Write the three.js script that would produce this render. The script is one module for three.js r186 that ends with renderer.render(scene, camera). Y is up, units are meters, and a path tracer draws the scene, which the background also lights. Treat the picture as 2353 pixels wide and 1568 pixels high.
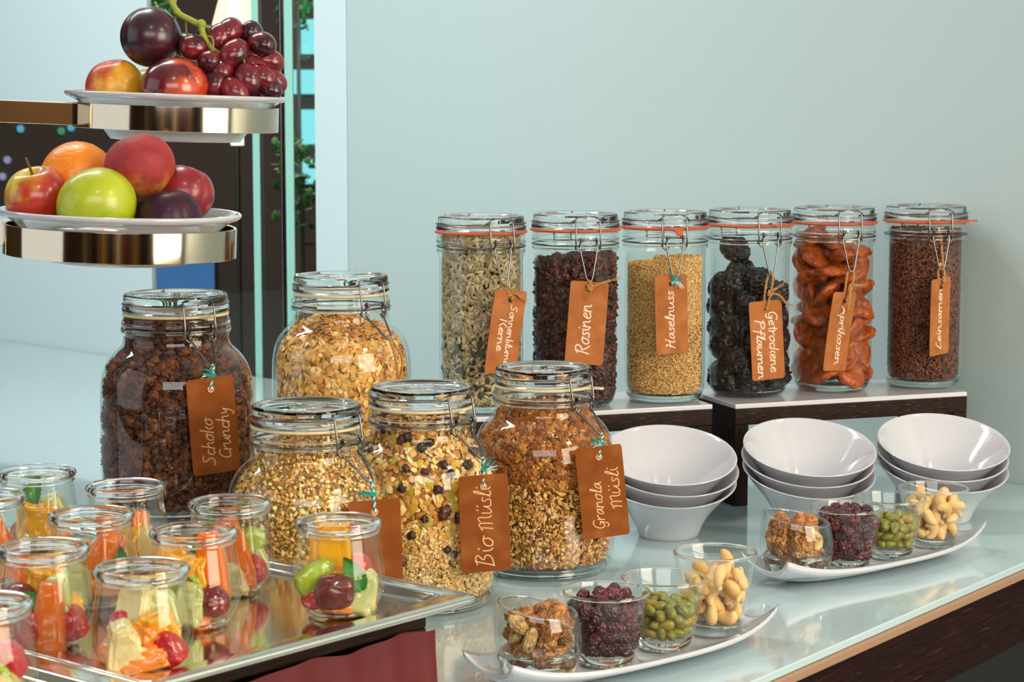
import * as THREE from 'three';
import { mergeGeometries, mergeVertices } from 'three/addons/utils/BufferGeometryUtils.js';
import { RoundedBoxGeometry } from 'three/addons/geometries/RoundedBoxGeometry.js';
import { RectAreaLightUniformsLib } from 'three/addons/lights/RectAreaLightUniformsLib.js';
import { ImprovedNoise } from 'three/addons/math/ImprovedNoise.js';

// ---------------------------------------------------------------- camera, light, exposure
// World: metres, y up. The counter top lies at y = CT. Plan positions are (x, d), d metres ahead of the camera (z = -d).
const CT = 0.9, EYE = 0.525;
const scene = new THREE.Scene();
scene.background = new THREE.Color(0x0b0a0a);
const camera = new THREE.PerspectiveCamera(2 * Math.atan(784 / 5000) * 180 / Math.PI, 2353 / 1568, 0.05, 60);
camera.position.set(0, CT + EYE, 0);
camera.rotation.x = -Math.atan(584 / 5000);
camera.focus = 2.35; camera.userData.fStop = 17;
scene.add(camera);
const renderer = new THREE.WebGLRenderer({ antialias: true });
renderer.toneMapping = THREE.LinearToneMapping;
renderer.toneMappingExposure = 1.12;
renderer.shadowMap.enabled = true;
RectAreaLightUniformsLib.init();

const V = (x, y, z) => new THREE.Vector3(x, y, z);
const at = (x, h, d) => V(x, CT + h, -d);
const D2R = Math.PI / 180;
const srgb = (h) => new THREE.Color(h);

// lamps and added fill panels: [name, label, x, h, d, width, height, target, colour, radiance, glow]
const LAMPS_AND_FILLS = [
  ['added_ceiling_fill', 'unseen square fill panel added overhead to light the counter', 0.25, 1.93, 1.5, 2.4, 1.9, [0.25, 0, 1.5], [1, 0.97, 0.93], 0.35],  // overhead fill added for the counter, no such fixture in view
  ['spot_lamp', 'square warm spot lamp at the front right of the ceiling', 1.75, 1.75, 0.75, 0.36, 0.36, [0.05, 0.1, 2.2], [1, 0.86, 0.68], 21],
  ['added_left_fill', 'unseen cool fill panel added at the left of the room', -2.75, 0.85, 1.3, 2.6, 2.0, [-0.2, 0.2, 2.3], [0.92, 0.97, 1], 0.95],  // cool fill added from the left, its source is unseen
  ['added_front_fill', 'unseen wide fill panel added high behind the camera', 0.1, 1.15, -1.1, 2.4, 0.8, [0.1, 0.05, 2.2], [1, 0.98, 0.96], 4.5],  // frontal fill added behind the camera to lift bowls and jars
  ['added_side_fill', 'unseen warm fill panel added to the right of the camera', 1.75, 0.66, 0.6, 1.3, 1.1, [0.0, 0.05, 2.2], [1, 0.87, 0.68], 8.5],  // warm fill added from the right to brighten the jar contents
  ['added_wall_fill', 'unseen fill strip added to brighten the left part of the glass wall', -1.35, 1.88, 3.0, 1.7, 0.3, [-0.85, 0.1, 4.3], [0.95, 0.98, 1], 17],  // strip added only to brighten the left glass panels
  ['added_wall_fill', 'unseen fill strip added to brighten the right part of the glass wall', 0.1, 1.88, 2.1, 1.9, 0.3, [0.5, 0.2, 3.2], [0.95, 0.98, 1], 0.4],  // weak strip added to brighten the rest of the glass wall
  ['added_warm_fill', 'unseen warm fill panel added to light the wall behind the camera', 0.3, 1.9, -1.9, 1.6, 0.6, [0.2, 0.2, -3.6], [1, 0.8, 0.55], 9],  // added so the unseen back wall gives the metal warm reflections
  ['added_far_fill', 'unseen fill panel added to brighten the room beyond the glass', -0.6, 1.9, 7.2, 1.2, 1.2, [-0.9, 0, 8.6], [1, 0.9, 0.85], 8],  // added to lift the far wall out of the dark
];

// ---------------------------------------------------------------- helpers
function rng(seed) { let a = seed >>> 0; return () => { a = (a + 0x6D2B79F5) | 0; let t = Math.imul(a ^ (a >>> 15), 1 | a); t = (t + Math.imul(t ^ (t >>> 7), 61 | t)) ^ t; return ((t ^ (t >>> 14)) >>> 0) / 4294967296; }; }
const PN = new ImprovedNoise();
const fbm = (x, y, z, o = 4) => { let s = 0, a = 0.5, f = 1; for (let i = 0; i < o; i++) { s += a * PN.noise(x * f + 7.3 * i, y * f + 3.1 * i, z * f + 1.7 * i); a *= 0.5; f *= 2.03; } return s; };
const clamp = (v, a, b) => Math.min(b, Math.max(a, v));
const sstep = (a, b, x) => { const t = clamp((x - a) / (b - a), 0, 1); return t * t * (3 - 2 * t); };
const taken = new Map();
function numbered(n) { const k = taken.get(n) || 0; taken.set(n, k + 1); return k ? n + '_' + String(k).padStart(3, '0') : n; }
function shade(o) { o.castShadow = true; o.receiveShadow = true; return o; }
function tag(o, label, category, group, kind) { o.userData.label = label; if (category) o.userData.category = category; if (group) o.userData.group = group; if (kind) o.userData.kind = kind; return o; }
function thing(name, label, category, pos, turn = 0, group) { const o = new THREE.Group(); o.name = numbered(name); o.position.copy(pos); o.rotation.y = turn; scene.add(o); return tag(o, label, category, group); }
function part(name, geo, mat, parent, label) { const m = shade(new THREE.Mesh(geo, mat)); m.name = name; if (label) m.userData.label = label; (parent || scene).add(m); return m; }
function struct(name, geo, mat, pos, turn = 0) { const m = part(name, geo, mat, scene); if (pos) m.position.copy(pos); m.rotation.y = turn; m.userData.kind = 'structure'; return m; }
function single(name, geo, mat, label, category, pos, group) { const m = part(numbered(name), geo, mat, scene); if (pos) m.position.copy(pos); return tag(m, label, category, group); }
function flip(g) { const ix = g.index.array; for (let i = 0; i < ix.length; i += 3) { const t = ix[i]; ix[i] = ix[i + 1]; ix[i + 1] = t; } g.computeVertexNormals(); return g; }
function volume(g) { const p = g.attributes.position, ix = g.index.array; let v = 0; const a = V(), b = V(), c = V(); for (let i = 0; i < ix.length; i += 3) { a.fromBufferAttribute(p, ix[i]); b.fromBufferAttribute(p, ix[i + 1]); c.fromBufferAttribute(p, ix[i + 2]); v += a.dot(b.cross(c)); } return v; }
const v2 = (pts) => pts.map(([r, y]) => new THREE.Vector2(r, y));
// a smooth profile through the given points
function smooth(pts, n = 4) { const c = new THREE.CatmullRomCurve3(pts.map(([r, y]) => V(r, y, 0)), false, 'centripetal'); return c.getPoints((pts.length - 1) * n).map((p) => [Math.max(0, p.x), p.y]); }
function lathe(pts, seg = 72) { const g = new THREE.LatheGeometry(v2(pts), seg); return volume(g) < 0 ? flip(g) : g; }
function torus(r, t, y, seg = 72, tseg = 10) { const g = new THREE.TorusGeometry(r, t, tseg, seg); g.rotateX(Math.PI / 2); g.translate(0, y, 0); return g; }
function tube(pts, r, seg = 40, rad = 8, closed = false, type = 'catmullrom', tension = 0.5) { const c = new THREE.CatmullRomCurve3(pts.map((p) => p.isVector3 ? p : V(...p)), closed, type, tension); return new THREE.TubeGeometry(c, seg, r, rad, closed); }
function wire(pts, r, rad = 8) { // polyline with rounded corners
  const out = []; const P = pts.map((p) => V(...p));
  for (let i = 0; i < P.length; i++) { if (i === 0 || i === P.length - 1) { out.push(P[i]); continue; } const a = P[i - 1], b = P[i], c = P[i + 1]; const la = Math.min(0.004, a.distanceTo(b) * 0.45), lc = Math.min(0.004, c.distanceTo(b) * 0.45); const p0 = b.clone().add(a.clone().sub(b).setLength(la)), p2 = b.clone().add(c.clone().sub(b).setLength(lc)); for (let k = 0; k <= 4; k++) { const t = k / 4; out.push(p0.clone().multiplyScalar((1 - t) * (1 - t)).add(b.clone().multiplyScalar(2 * t * (1 - t))).add(p2.clone().multiplyScalar(t * t))); } }
  const path = new THREE.CurvePath(); for (let i = 1; i < out.length; i++) if (out[i].distanceTo(out[i - 1]) > 1e-6) path.add(new THREE.LineCurve3(out[i - 1], out[i]));
  return new THREE.TubeGeometry(path, Math.max(8, out.length * 3), r, rad, false);
}
function box(w, h, d, x = 0, y = 0, z = 0) { const g = new THREE.BoxGeometry(w, h, d); g.translate(x, y, z); return g; }
function rbox(w, h, d, r = 0.0015, x = 0, y = 0, z = 0) { const g = new RoundedBoxGeometry(w, h, d, 2, r); g.translate(x, y, z); return g; }
function merge(list) { return mergeGeometries(list.map((g) => { const n = g.index ? g.toNonIndexed() : g; for (const k of Object.keys(n.attributes)) if (!['position', 'normal', 'uv', 'color'].includes(k)) n.deleteAttribute(k); return n; })); }
function deform(g, fn) { const p = g.attributes.position, v = V(); for (let i = 0; i < p.count; i++) { v.fromBufferAttribute(p, i); fn(v); p.setXYZ(i, v.x, v.y, v.z); } g.computeVertexNormals(); return g; }
function colorize(g, fn) { const p = g.attributes.position, c = new Float32Array(p.count * 3), v = V(), k = new THREE.Color(); for (let i = 0; i < p.count; i++) { v.fromBufferAttribute(p, i); fn(v, k); c.set([k.r, k.g, k.b], i * 3); } g.setAttribute('color', new THREE.BufferAttribute(c, 3)); return g; }
function ball(detail = 4) { return mergeVertices((() => { const g = new THREE.IcosahedronGeometry(1, detail); g.deleteAttribute('uv'); g.deleteAttribute('normal'); return g; })()); }

// ---------------------------------------------------------------- textures
function dataTex(n, m, fn, isColor = true) { const a = new Uint8Array(n * m * 4); for (let y = 0; y < m; y++) for (let x = 0; x < n; x++) { const c = fn(x / n, y / m, x, y); const i = (y * n + x) * 4; a[i] = clamp(c[0], 0, 255); a[i + 1] = clamp(c[1], 0, 255); a[i + 2] = clamp(c[2], 0, 255); a[i + 3] = 255; } const t = new THREE.DataTexture(a, n, m); t.wrapS = t.wrapT = THREE.RepeatWrapping; t.magFilter = THREE.LinearFilter; t.minFilter = THREE.LinearMipmapLinearFilter; if (isColor) t.colorSpace = THREE.SRGBColorSpace; t.needsUpdate = true; return t; }
// dark stained wood with pale worn streaks along u
const woodRnd = rng(5);
const woodNoise = Array.from({ length: 4096 }, () => woodRnd());
function woodTex(dark, light, worn, wornAmt) { return dataTex(512, 256, (u, v, x, y) => {
  const g = fbm(u * 5, v * 46, 1.3, 4) * 0.9 + fbm(u * 24, v * 150, 4, 2) * 0.5; const t = clamp(0.5 + g * 1.3, 0, 1);
  const pore = fbm(u * 14, v * 110, 9.1, 3), w = sstep(0.2, 0.36, pore) * wornAmt;
  return [0, 1, 2].map((i) => (dark[i] + (light[i] - dark[i]) * t) * (1 - w) + worn[i] * w + (woodNoise[(x * 31 + y * 17) % 4096] - 0.5) * 8); }); }
const T_WOOD = woodTex([20, 11, 8], [44, 25, 17], [165, 105, 62], 0.7);
const T_APRON = woodTex([22, 9, 8], [42, 19, 15], [120, 66, 50], 0.5);
const T_SPECK = dataTex(256, 256, (u, v) => { const g = 128 + fbm(u * 40, v * 40, 2.2, 3) * 150; return [g, g, g]; }, false);
const T_PEEL = dataTex(256, 256, (u, v) => { const g = 150 + fbm(u * 34, v * 34, 5.2, 2) * 220; return [g, g, g]; }, false);
const T_SCUFF = dataTex(256, 256, (u, v) => { const g = 120 + fbm(u * 9, v * 9, 3.3, 5) * 140; return [g, g, g]; }, false);

// ---------------------------------------------------------------- materials
const P = (o) => new THREE.MeshPhysicalMaterial(o);
const M = {
  pane: P({ color: 0xffffff, transmission: 1, thickness: 0, roughness: 0.02, ior: 1.5 }),
  jarPane: P({ color: 0xfafffd, transmission: 1, thickness: 0, roughness: 0.015, ior: 1.48 }),
  innerPane: P({ color: 0xffffff, transmission: 1, thickness: 0, roughness: 0.03, ior: 1.22 }),
  glass: P({ color: 0xffffff, transmission: 1, thickness: 0.01, roughness: 0.015, ior: 1.48, attenuationColor: new THREE.Color(0.93, 0.975, 0.96), attenuationDistance: 0.06 }),
  steel: P({ color: srgb(0x827f7c), metalness: 1, roughness: 0.27 }),
  chrome: P({ color: srgb(0xc9bda9), metalness: 1, roughness: 0.09 }),
  tray: P({ color: srgb(0xd9d2c6), metalness: 1, roughness: 0.11 }),
  china: P({ color: srgb(0xc2c3c9), roughness: 0.12, clearcoat: 0.6, clearcoatRoughness: 0.05 }),
  whiteTop: P({ color: srgb(0xd6d5da), roughness: 0.16, clearcoat: 0.5, clearcoatRoughness: 0.06 }),
  counter: P({ color: srgb(0xb8d0d5), roughness: 0.2, clearcoat: 1, clearcoatRoughness: 0.04 }),
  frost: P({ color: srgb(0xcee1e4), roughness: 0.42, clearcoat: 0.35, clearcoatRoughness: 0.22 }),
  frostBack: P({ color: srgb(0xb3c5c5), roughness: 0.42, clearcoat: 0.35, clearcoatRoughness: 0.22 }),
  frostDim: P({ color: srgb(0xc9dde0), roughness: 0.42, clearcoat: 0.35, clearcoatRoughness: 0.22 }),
  edge: P({ color: srgb(0x9cd6c6), roughness: 0.25, clearcoat: 0.5 }),
  wood: P({ color: 0xffffff, map: T_WOOD, roughness: 0.5, specularIntensity: 0.35, bumpMap: T_WOOD, bumpScale: 0.0003 }),
  apron: P({ color: 0xffffff, map: T_APRON, roughness: 0.7, specularIntensity: 0.2, bumpMap: T_APRON, bumpScale: 0.0003 }),
  edgeWood: P({ color: srgb(0xa07a5c), roughness: 0.4, clearcoat: 0.4, bumpMap: T_SPECK, bumpScale: 0.0002 }),
  orangeRubber: P({ color: srgb(0xcc5826), roughness: 0.5, transmission: 0.15, thickness: 0 }),
  creamRubber: P({ color: srgb(0xd8c69a), roughness: 0.5 }),
  jute: P({ color: srgb(0xb98a52), roughness: 0.95 }),
  teal: P({ color: srgb(0x159a92), roughness: 0.8 }),
  white: P({ color: srgb(0xe4e4dc), roughness: 0.85 }),
  hole: P({ color: srgb(0x2a1710), roughness: 0.9 }),
  ring: P({ color: srgb(0xd9a070), roughness: 0.7 }),
  floor: P({ color: srgb(0x2c2622), roughness: 0.6 }),
  wallRoom: P({ color: srgb(0x9a7650), roughness: 0.8 }),
  ceiling: P({ color: srgb(0xcfc6ba), roughness: 0.9 }),
  darkWall: P({ color: srgb(0x5e5250), roughness: 0.8 }),
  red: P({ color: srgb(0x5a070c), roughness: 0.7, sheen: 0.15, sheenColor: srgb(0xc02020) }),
  black: P({ color: srgb(0x161212), roughness: 0.5 }),
};
function glow(c, k) { return new THREE.MeshStandardMaterial({ color: 0x111111, emissive: new THREE.Color(...c), emissiveIntensity: k, roughness: 0.6 }); }

// ---------------------------------------------------------------- lamps and added fill panels
for (const [name, label, x, h, d, w, hh, tgt, col, rad] of LAMPS_AND_FILLS) {
  const g = thing(name, label, 'lamp', at(x, h, d));
  g.lookAt(at(...[tgt[0], tgt[1], tgt[2]]));
  part('housing', rbox(w + 0.04, hh + 0.04, 0.04, 0.01, 0, 0, -0.022), M.ceiling, g);
  part('diffuser', box(w, hh, 0.002, 0, 0, 0), glow(col, rad * 0.12), g);
  const L = new THREE.RectAreaLight(new THREE.Color(...col), rad, w, hh);
  L.position.copy(at(x, h, d)).add(at(...tgt).sub(at(x, h, d)).setLength(0.008)); L.lookAt(at(...tgt)); scene.add(L);
}
// small downlights
[[-0.75, 0.6], [0.05, 0.35], [0.85, 1.35], [-0.55, 2.9], [1.5, 2.0]].forEach(([x, d], i) => {
  const g = thing('downlight', ['first', 'second', 'third', 'fourth', 'fifth'][i] + ' small round downlight let into the ceiling, counted from the left front', 'lamp', at(x, 1.985, d), 0, 'ceiling downlights');
  part('trim_ring', torus(0.045, 0.008, -0.004, 32, 8), M.steel, g);
  part('lens', (() => { const c = new THREE.CylinderGeometry(0.04, 0.04, 0.004, 24); c.translate(0, -0.004, 0); return c; })(), glow([1, 0.9, 0.75], 14), g);
  const s = new THREE.SpotLight(new THREE.Color(1, 0.9, 0.75), 3.2, 0, 0.75, 0.6, 2);
  s.position.copy(at(x, 1.97, d)); s.target.position.copy(at(x * 0.6, 0, d * 0.7 + 0.8)); s.castShadow = true; s.shadow.radius = 1.8; scene.add(s, s.target);
});
// ---------------------------------------------------------------- the setting
const WALL_B = 3.495, WALL_M = -0.951, WALL_YAW = Math.atan(WALL_M);          // d = B + M x
const wallPt = (x, h) => at(x, h, WALL_B + WALL_M * x);
// a slab standing in the wall plane between two x, from h0 to h1, its face on the plane
function slab(name, x0, x1, h0, h1, thick, mat, kind = 'structure') {
  const k = Math.cos(WALL_YAW), w = (x1 - x0) / k, g = rbox(w, h1 - h0, thick, Math.min(0.0012, thick * 0.3), 0, 0, -thick / 2);
  const m = struct(name, g, mat, wallPt((x0 + x1) / 2, (h0 + h1) / 2), WALL_YAW); return m;
}
struct('floor', box(12, 0.1, 14), M.floor, V(-0.5, -0.05, -3));
struct('ceiling', box(12, 0.1, 14), M.ceiling, V(-0.5, 2.95, -3));
struct('wall_right', box(0.1, 3, 14), M.wallRoom, V(5.45, 1.45, -3));
struct('wall_left', box(0.1, 3, 14), M.wallRoom, V(-6.45, 1.45, -3));
struct('wall_front', box(12, 3, 0.1), M.wallRoom, V(-0.5, 1.45, 3.95));
struct('wall_far', box(12, 3, 0.1), M.darkWall, V(-0.5, 1.45, -9.95));
// frosted glass partition
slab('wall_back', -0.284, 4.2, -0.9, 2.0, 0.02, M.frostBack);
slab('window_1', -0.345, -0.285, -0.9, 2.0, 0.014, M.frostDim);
slab('window_2', -0.3875, -0.345, -0.9, 2.0, 0.006, M.pane);
slab('trim_1', -0.403, -0.388, -0.9, 2.0, 0.004, M.edge);
slab('window_3', -0.455, -0.404, -0.9, 2.0, 0.006, M.pane);
slab('trim_2', -0.4685, -0.4555, -0.9, 2.0, 0.004, M.edge);
slab('window_4', -0.69, -0.469, -0.9, 2.0, 0.006, M.pane);
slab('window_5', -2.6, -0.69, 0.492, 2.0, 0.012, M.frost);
slab('window_6', -2.6, -0.69, 0.262, 0.49, 0.006, M.pane);
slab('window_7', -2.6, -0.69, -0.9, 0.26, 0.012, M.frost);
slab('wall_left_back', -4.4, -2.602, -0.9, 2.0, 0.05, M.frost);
slab('trim_3', -0.4135, -0.4105, -0.9, 2.0, 0.012, M.steel);

// unseen coloured panels behind the camera, added for the polished metal to mirror
[[-3.0, 0.5, 0xd8c8a8], [-1.9, 0.6, 0x3a2418], [-1.0, 0.35, 0xd9a24a], [-0.3, 0.5, 0x2a1a14], [0.45, 0.4, 0xe8dcc4], [1.3, 0.7, 0x7a1a1a], [2.3, 0.5, 0xe0a850], [3.4, 0.9, 0x2a1c16]].forEach(([x, w, c], i) => struct('trim_' + (i + 4), rbox(w, 2.4, 0.05, 0.004), P({ color: srgb(c), roughness: 0.6 }), V(x, 1.3, 3.86)));
[[-1.5, 0xdcb070], [0.2, 0x3a2418], [1.6, 0xe8dcc4]].forEach(([d, c], i) => struct('trim_' + (i + 12), rbox(0.05, 2.4, 0.6, 0.004), P({ color: srgb(c), roughness: 0.6 }), V(5.36, 1.3, -d)));  // more unseen panels, added on the right wall for the same reflections
// ---------------------------------------------------------------- room beyond the glass
{
  const far = (px, py, d) => at((px - 1176.5) / 5000 * d, EYE - (py - 200) / 5000 * d, d);
  const w = thing('bright_window', 'bright cyan lit window of small panes beyond the glass wall', 'window', far(704, 440, 9.86)); w.scale.set(1.55, 1.55, 1);
  part('frame', box(0.30, 0.9, 0.03, 0.08, 0.3, -0.04), M.darkWall, w);
  for (let i = 0; i < 4; i++) part('window_pane', box(0.12, 0.07 + 0.03 * (i % 2), 0.01, 0.05 - 0.012 * (i % 3), 0.06 + i * 0.13, 0), glow([0.25, 0.85, 0.9], 0.95), w);
  const lp = new THREE.PointLight(new THREE.Color(0.35, 0.9, 0.95), 0.5, 0, 2); lp.position.copy(at(-0.6, 0.6, 7.0)); lp.castShadow = true; scene.add(lp);
  const bl = thing('blue_screen', 'blue lit screen low in the dark room beyond the glass', 'screen', far(405, 655, 9.86)); bl.scale.set(1.4, 1.4, 1);
  part('bezel', box(0.26, 0.28, 0.03, 0, 0, -0.02), M.black, bl);
  part('display', box(0.24, 0.26, 0.004), glow([0.04, 0.17, 0.40], 0.8), bl);
  const g2 = thing('floor_lamp', 'warm white standing lamp glowing beyond the glass wall', 'lamp', at(-0.83, 0.38, 6.6));
  part('stand_rod', new THREE.CylinderGeometry(0.008, 0.008, 1.3, 12), M.steel, g2).position.y = -0.63; part('foot_plate', new THREE.CylinderGeometry(0.12, 0.12, 0.02, 24), M.steel, g2).position.y = -1.27;
  part('lamp_shade', new THREE.CylinderGeometry(0.05, 0.075, 0.09, 24, 1), glow([1, 0.82, 0.5], 1.6), g2).position.y = 0.36;
  part('lamp_column', new THREE.CylinderGeometry(0.018, 0.02, 0.34, 16), glow([1, 0.95, 0.8], 1.3), g2).position.y = 0.14;
  const lw = new THREE.PointLight(new THREE.Color(1, 0.82, 0.5), 0.6, 0, 2); lw.position.copy(at(-0.83, 0.85, 6.4)); lw.castShadow = true; scene.add(lw);
  const dots = [[52, 295], [168, 292], [145, 300], [20, 366], [8, 404], [360, 325], [215, 280]];
  dots.forEach(([px, py], i) => single('string_light', new THREE.SphereGeometry(0.017, 12, 8), glow(i === 2 || i === 6 ? [0.05, 0.35, 0.15] : i > 2 && i < 5 ? [0.3, 0.35, 0.5] : [0.1, 0.5, 0.65], 0.8), ['cyan dot of light left of the red apple, beyond the glass', 'cyan dot of light above the orange, beyond the glass', 'green dot of light beside the cyan one above the orange', 'pale violet dot of light level with the apple stalk', 'faint violet dot of light at the left edge', 'cyan glint of light under the upper fruit plate', 'green dot of light under the polished metal arm'][i], 'light', far(px, py, 9.885)));
  // plants in the room beyond
  const leafMat = P({ color: srgb(0x2f8f3c), roughness: 0.7, transmission: 0.4, thickness: 0 });
  const rr = rng(77);
  for (const [k, px, py] of [[0, 345, 30], [1, 694, 420], [2, 690, -20]]) {
    const q = thing('potted_plant', ['green leafy plant beyond the glass, beside the plum', 'green leafy plant beyond the glass, below the cyan panes', 'yellow green plant beyond the glass, near the polished edge'][k], 'plant', far(px, py, [6.2, 6.3, 7.4][k]));
    const ls = []; for (let i = 0; i < 150; i++) { const g = new THREE.SphereGeometry(1, 6, 4); g.scale(0.010, 0.016, 0.002); g.rotateX(rr() * 6); g.rotateY(rr() * 6); g.translate((rr() - 0.5) * 0.15, (rr() - 0.5) * 0.26, (rr() - 0.5) * 0.15); ls.push(g); }
    part('foliage', merge(ls), leafMat, q); part('stem', new THREE.CylinderGeometry(0.006, 0.010, q.position.y - 0.2, 8), M.darkWall, q).position.y = -(q.position.y - 0.2) / 2; const pt = part('pot', new THREE.CylinderGeometry(0.15, 0.11, 0.22, 20), M.darkWall, q); pt.position.y = 0.11 - q.position.y;
    const lg = new THREE.PointLight(new THREE.Color(0.5, 1, 0.6), k ? 0.12 : 0.5, 0, 2); lg.position.copy(far(px, py, 5.9)).add(V(0, 0.35, 0)); lg.castShadow = true; scene.add(lg);
  }
}

// ---------------------------------------------------------------- counter
{
  const A = [0.8175, 2.712], e = [-0.5903, -0.8072], L = 2.3, wl = [-1.5, WALL_B + 1.5 * 0.951 - 0.004];
  const B = [A[0] + e[0] * L, A[1] + e[1] * L], C = [wl[0] + e[0] * L, wl[1] + e[1] * L];
  const shape = (o) => { const s = new THREE.Shape(); const n = [-e[1], e[0]]; const off = (p, k) => [p[0] + n[0] * k * -1, p[1] + n[1] * k * -1]; const a = off(A, o), b = off(B, o); s.moveTo(a[0], a[1]); s.lineTo(b[0], b[1]); s.lineTo(C[0], C[1]); s.lineTo(wl[0], wl[1]); s.closePath(); return s; };
  const ext = (o, top, thick, bev) => { const g = new THREE.ExtrudeGeometry(shape(o), { depth: thick - 2 * bev, bevelEnabled: bev > 0, bevelSize: bev, bevelThickness: bev, bevelOffset: -bev, bevelSegments: 2 }); g.rotateX(-Math.PI / 2); g.translate(0, top - thick + bev, 0); return g; };
  const c = thing('buffet_counter', 'buffet counter with white glass top and dark wooden front', 'counter', V(0, CT, 0));
  part('glass_top', ext(0.0, 0, 0.008, 0.0012), M.counter, c);
  part('edge_strip', ext(-0.004, -0.0082, 0.009, 0.0015), M.edgeWood, c, 'brown varnished edge strip');
  const ap = part('apron', (() => { const g = new THREE.BoxGeometry(L, 0.075, 0.02); const uv = g.attributes.uv; for (let i = 0; i < uv.count; i++) uv.setXY(i, uv.getX(i) * 4, uv.getY(i) * 0.5); return g; })(), M.apron, c, 'dark red brown wooden front board');
  ap.position.set((A[0] + B[0]) / 2 - 0.012, -0.0555, -(A[1] + B[1]) / 2 - 0.006); ap.rotation.y = Math.atan2(-e[1], -e[0]);
  part('cabinet', ext(0.10, -0.02, 0.87, 0), M.black, c);
}
// ---------------------------------------------------------------- risers
function riser(label, x, d, yaw, len, dep, h, mat) { // x, d: front left corner at the foot
  const t = thing('display_riser', label, 'riser', at(x, 0, d), yaw);
  const uvs = (g, k, turn) => { const uv = g.attributes.uv; for (let i = 0; i < uv.count; i++) { const a = uv.getX(i), b = uv.getY(i); uv.setXY(i, (turn ? b : a) * k, (turn ? a : b) * 0.35); } return g; };
  const bt = h - 0.006, beam = 0.021;
  part('white_top', rbox(len, 0.006, dep, 0.0012, len / 2, h - 0.003, -dep / 2), M.whiteTop, t, 'white glossy top plate');
  part('top_board', uvs(rbox(len, beam, dep, 0.0012, len / 2, bt - beam / 2, -dep / 2), 1.5, false), M.wood, t);
  for (const k of [0, 1]) part('side_panel', uvs(rbox(0.019, bt - beam, dep, 0.0012, k ? len - 0.0095 : 0.0095, (bt - beam) / 2, -dep / 2), 0.7, true), M.wood, t);
  return t;
}
riser('long dark wooden riser with white top under the three left tall jars', -0.0958, 2.5697, 20.2 * D2R, 0.37, 0.145, 0.13);
riser('dark wooden riser with white top under the three right tall jars', 0.2797, 2.6963, 20.2 * D2R, 0.335, 0.145, 0.13);
riser('low dark wooden riser under the chocolate and oat jars at the back', -0.3265, 2.08, 55.3 * D2R, 0.44, 0.17, 0.0935);

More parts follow.
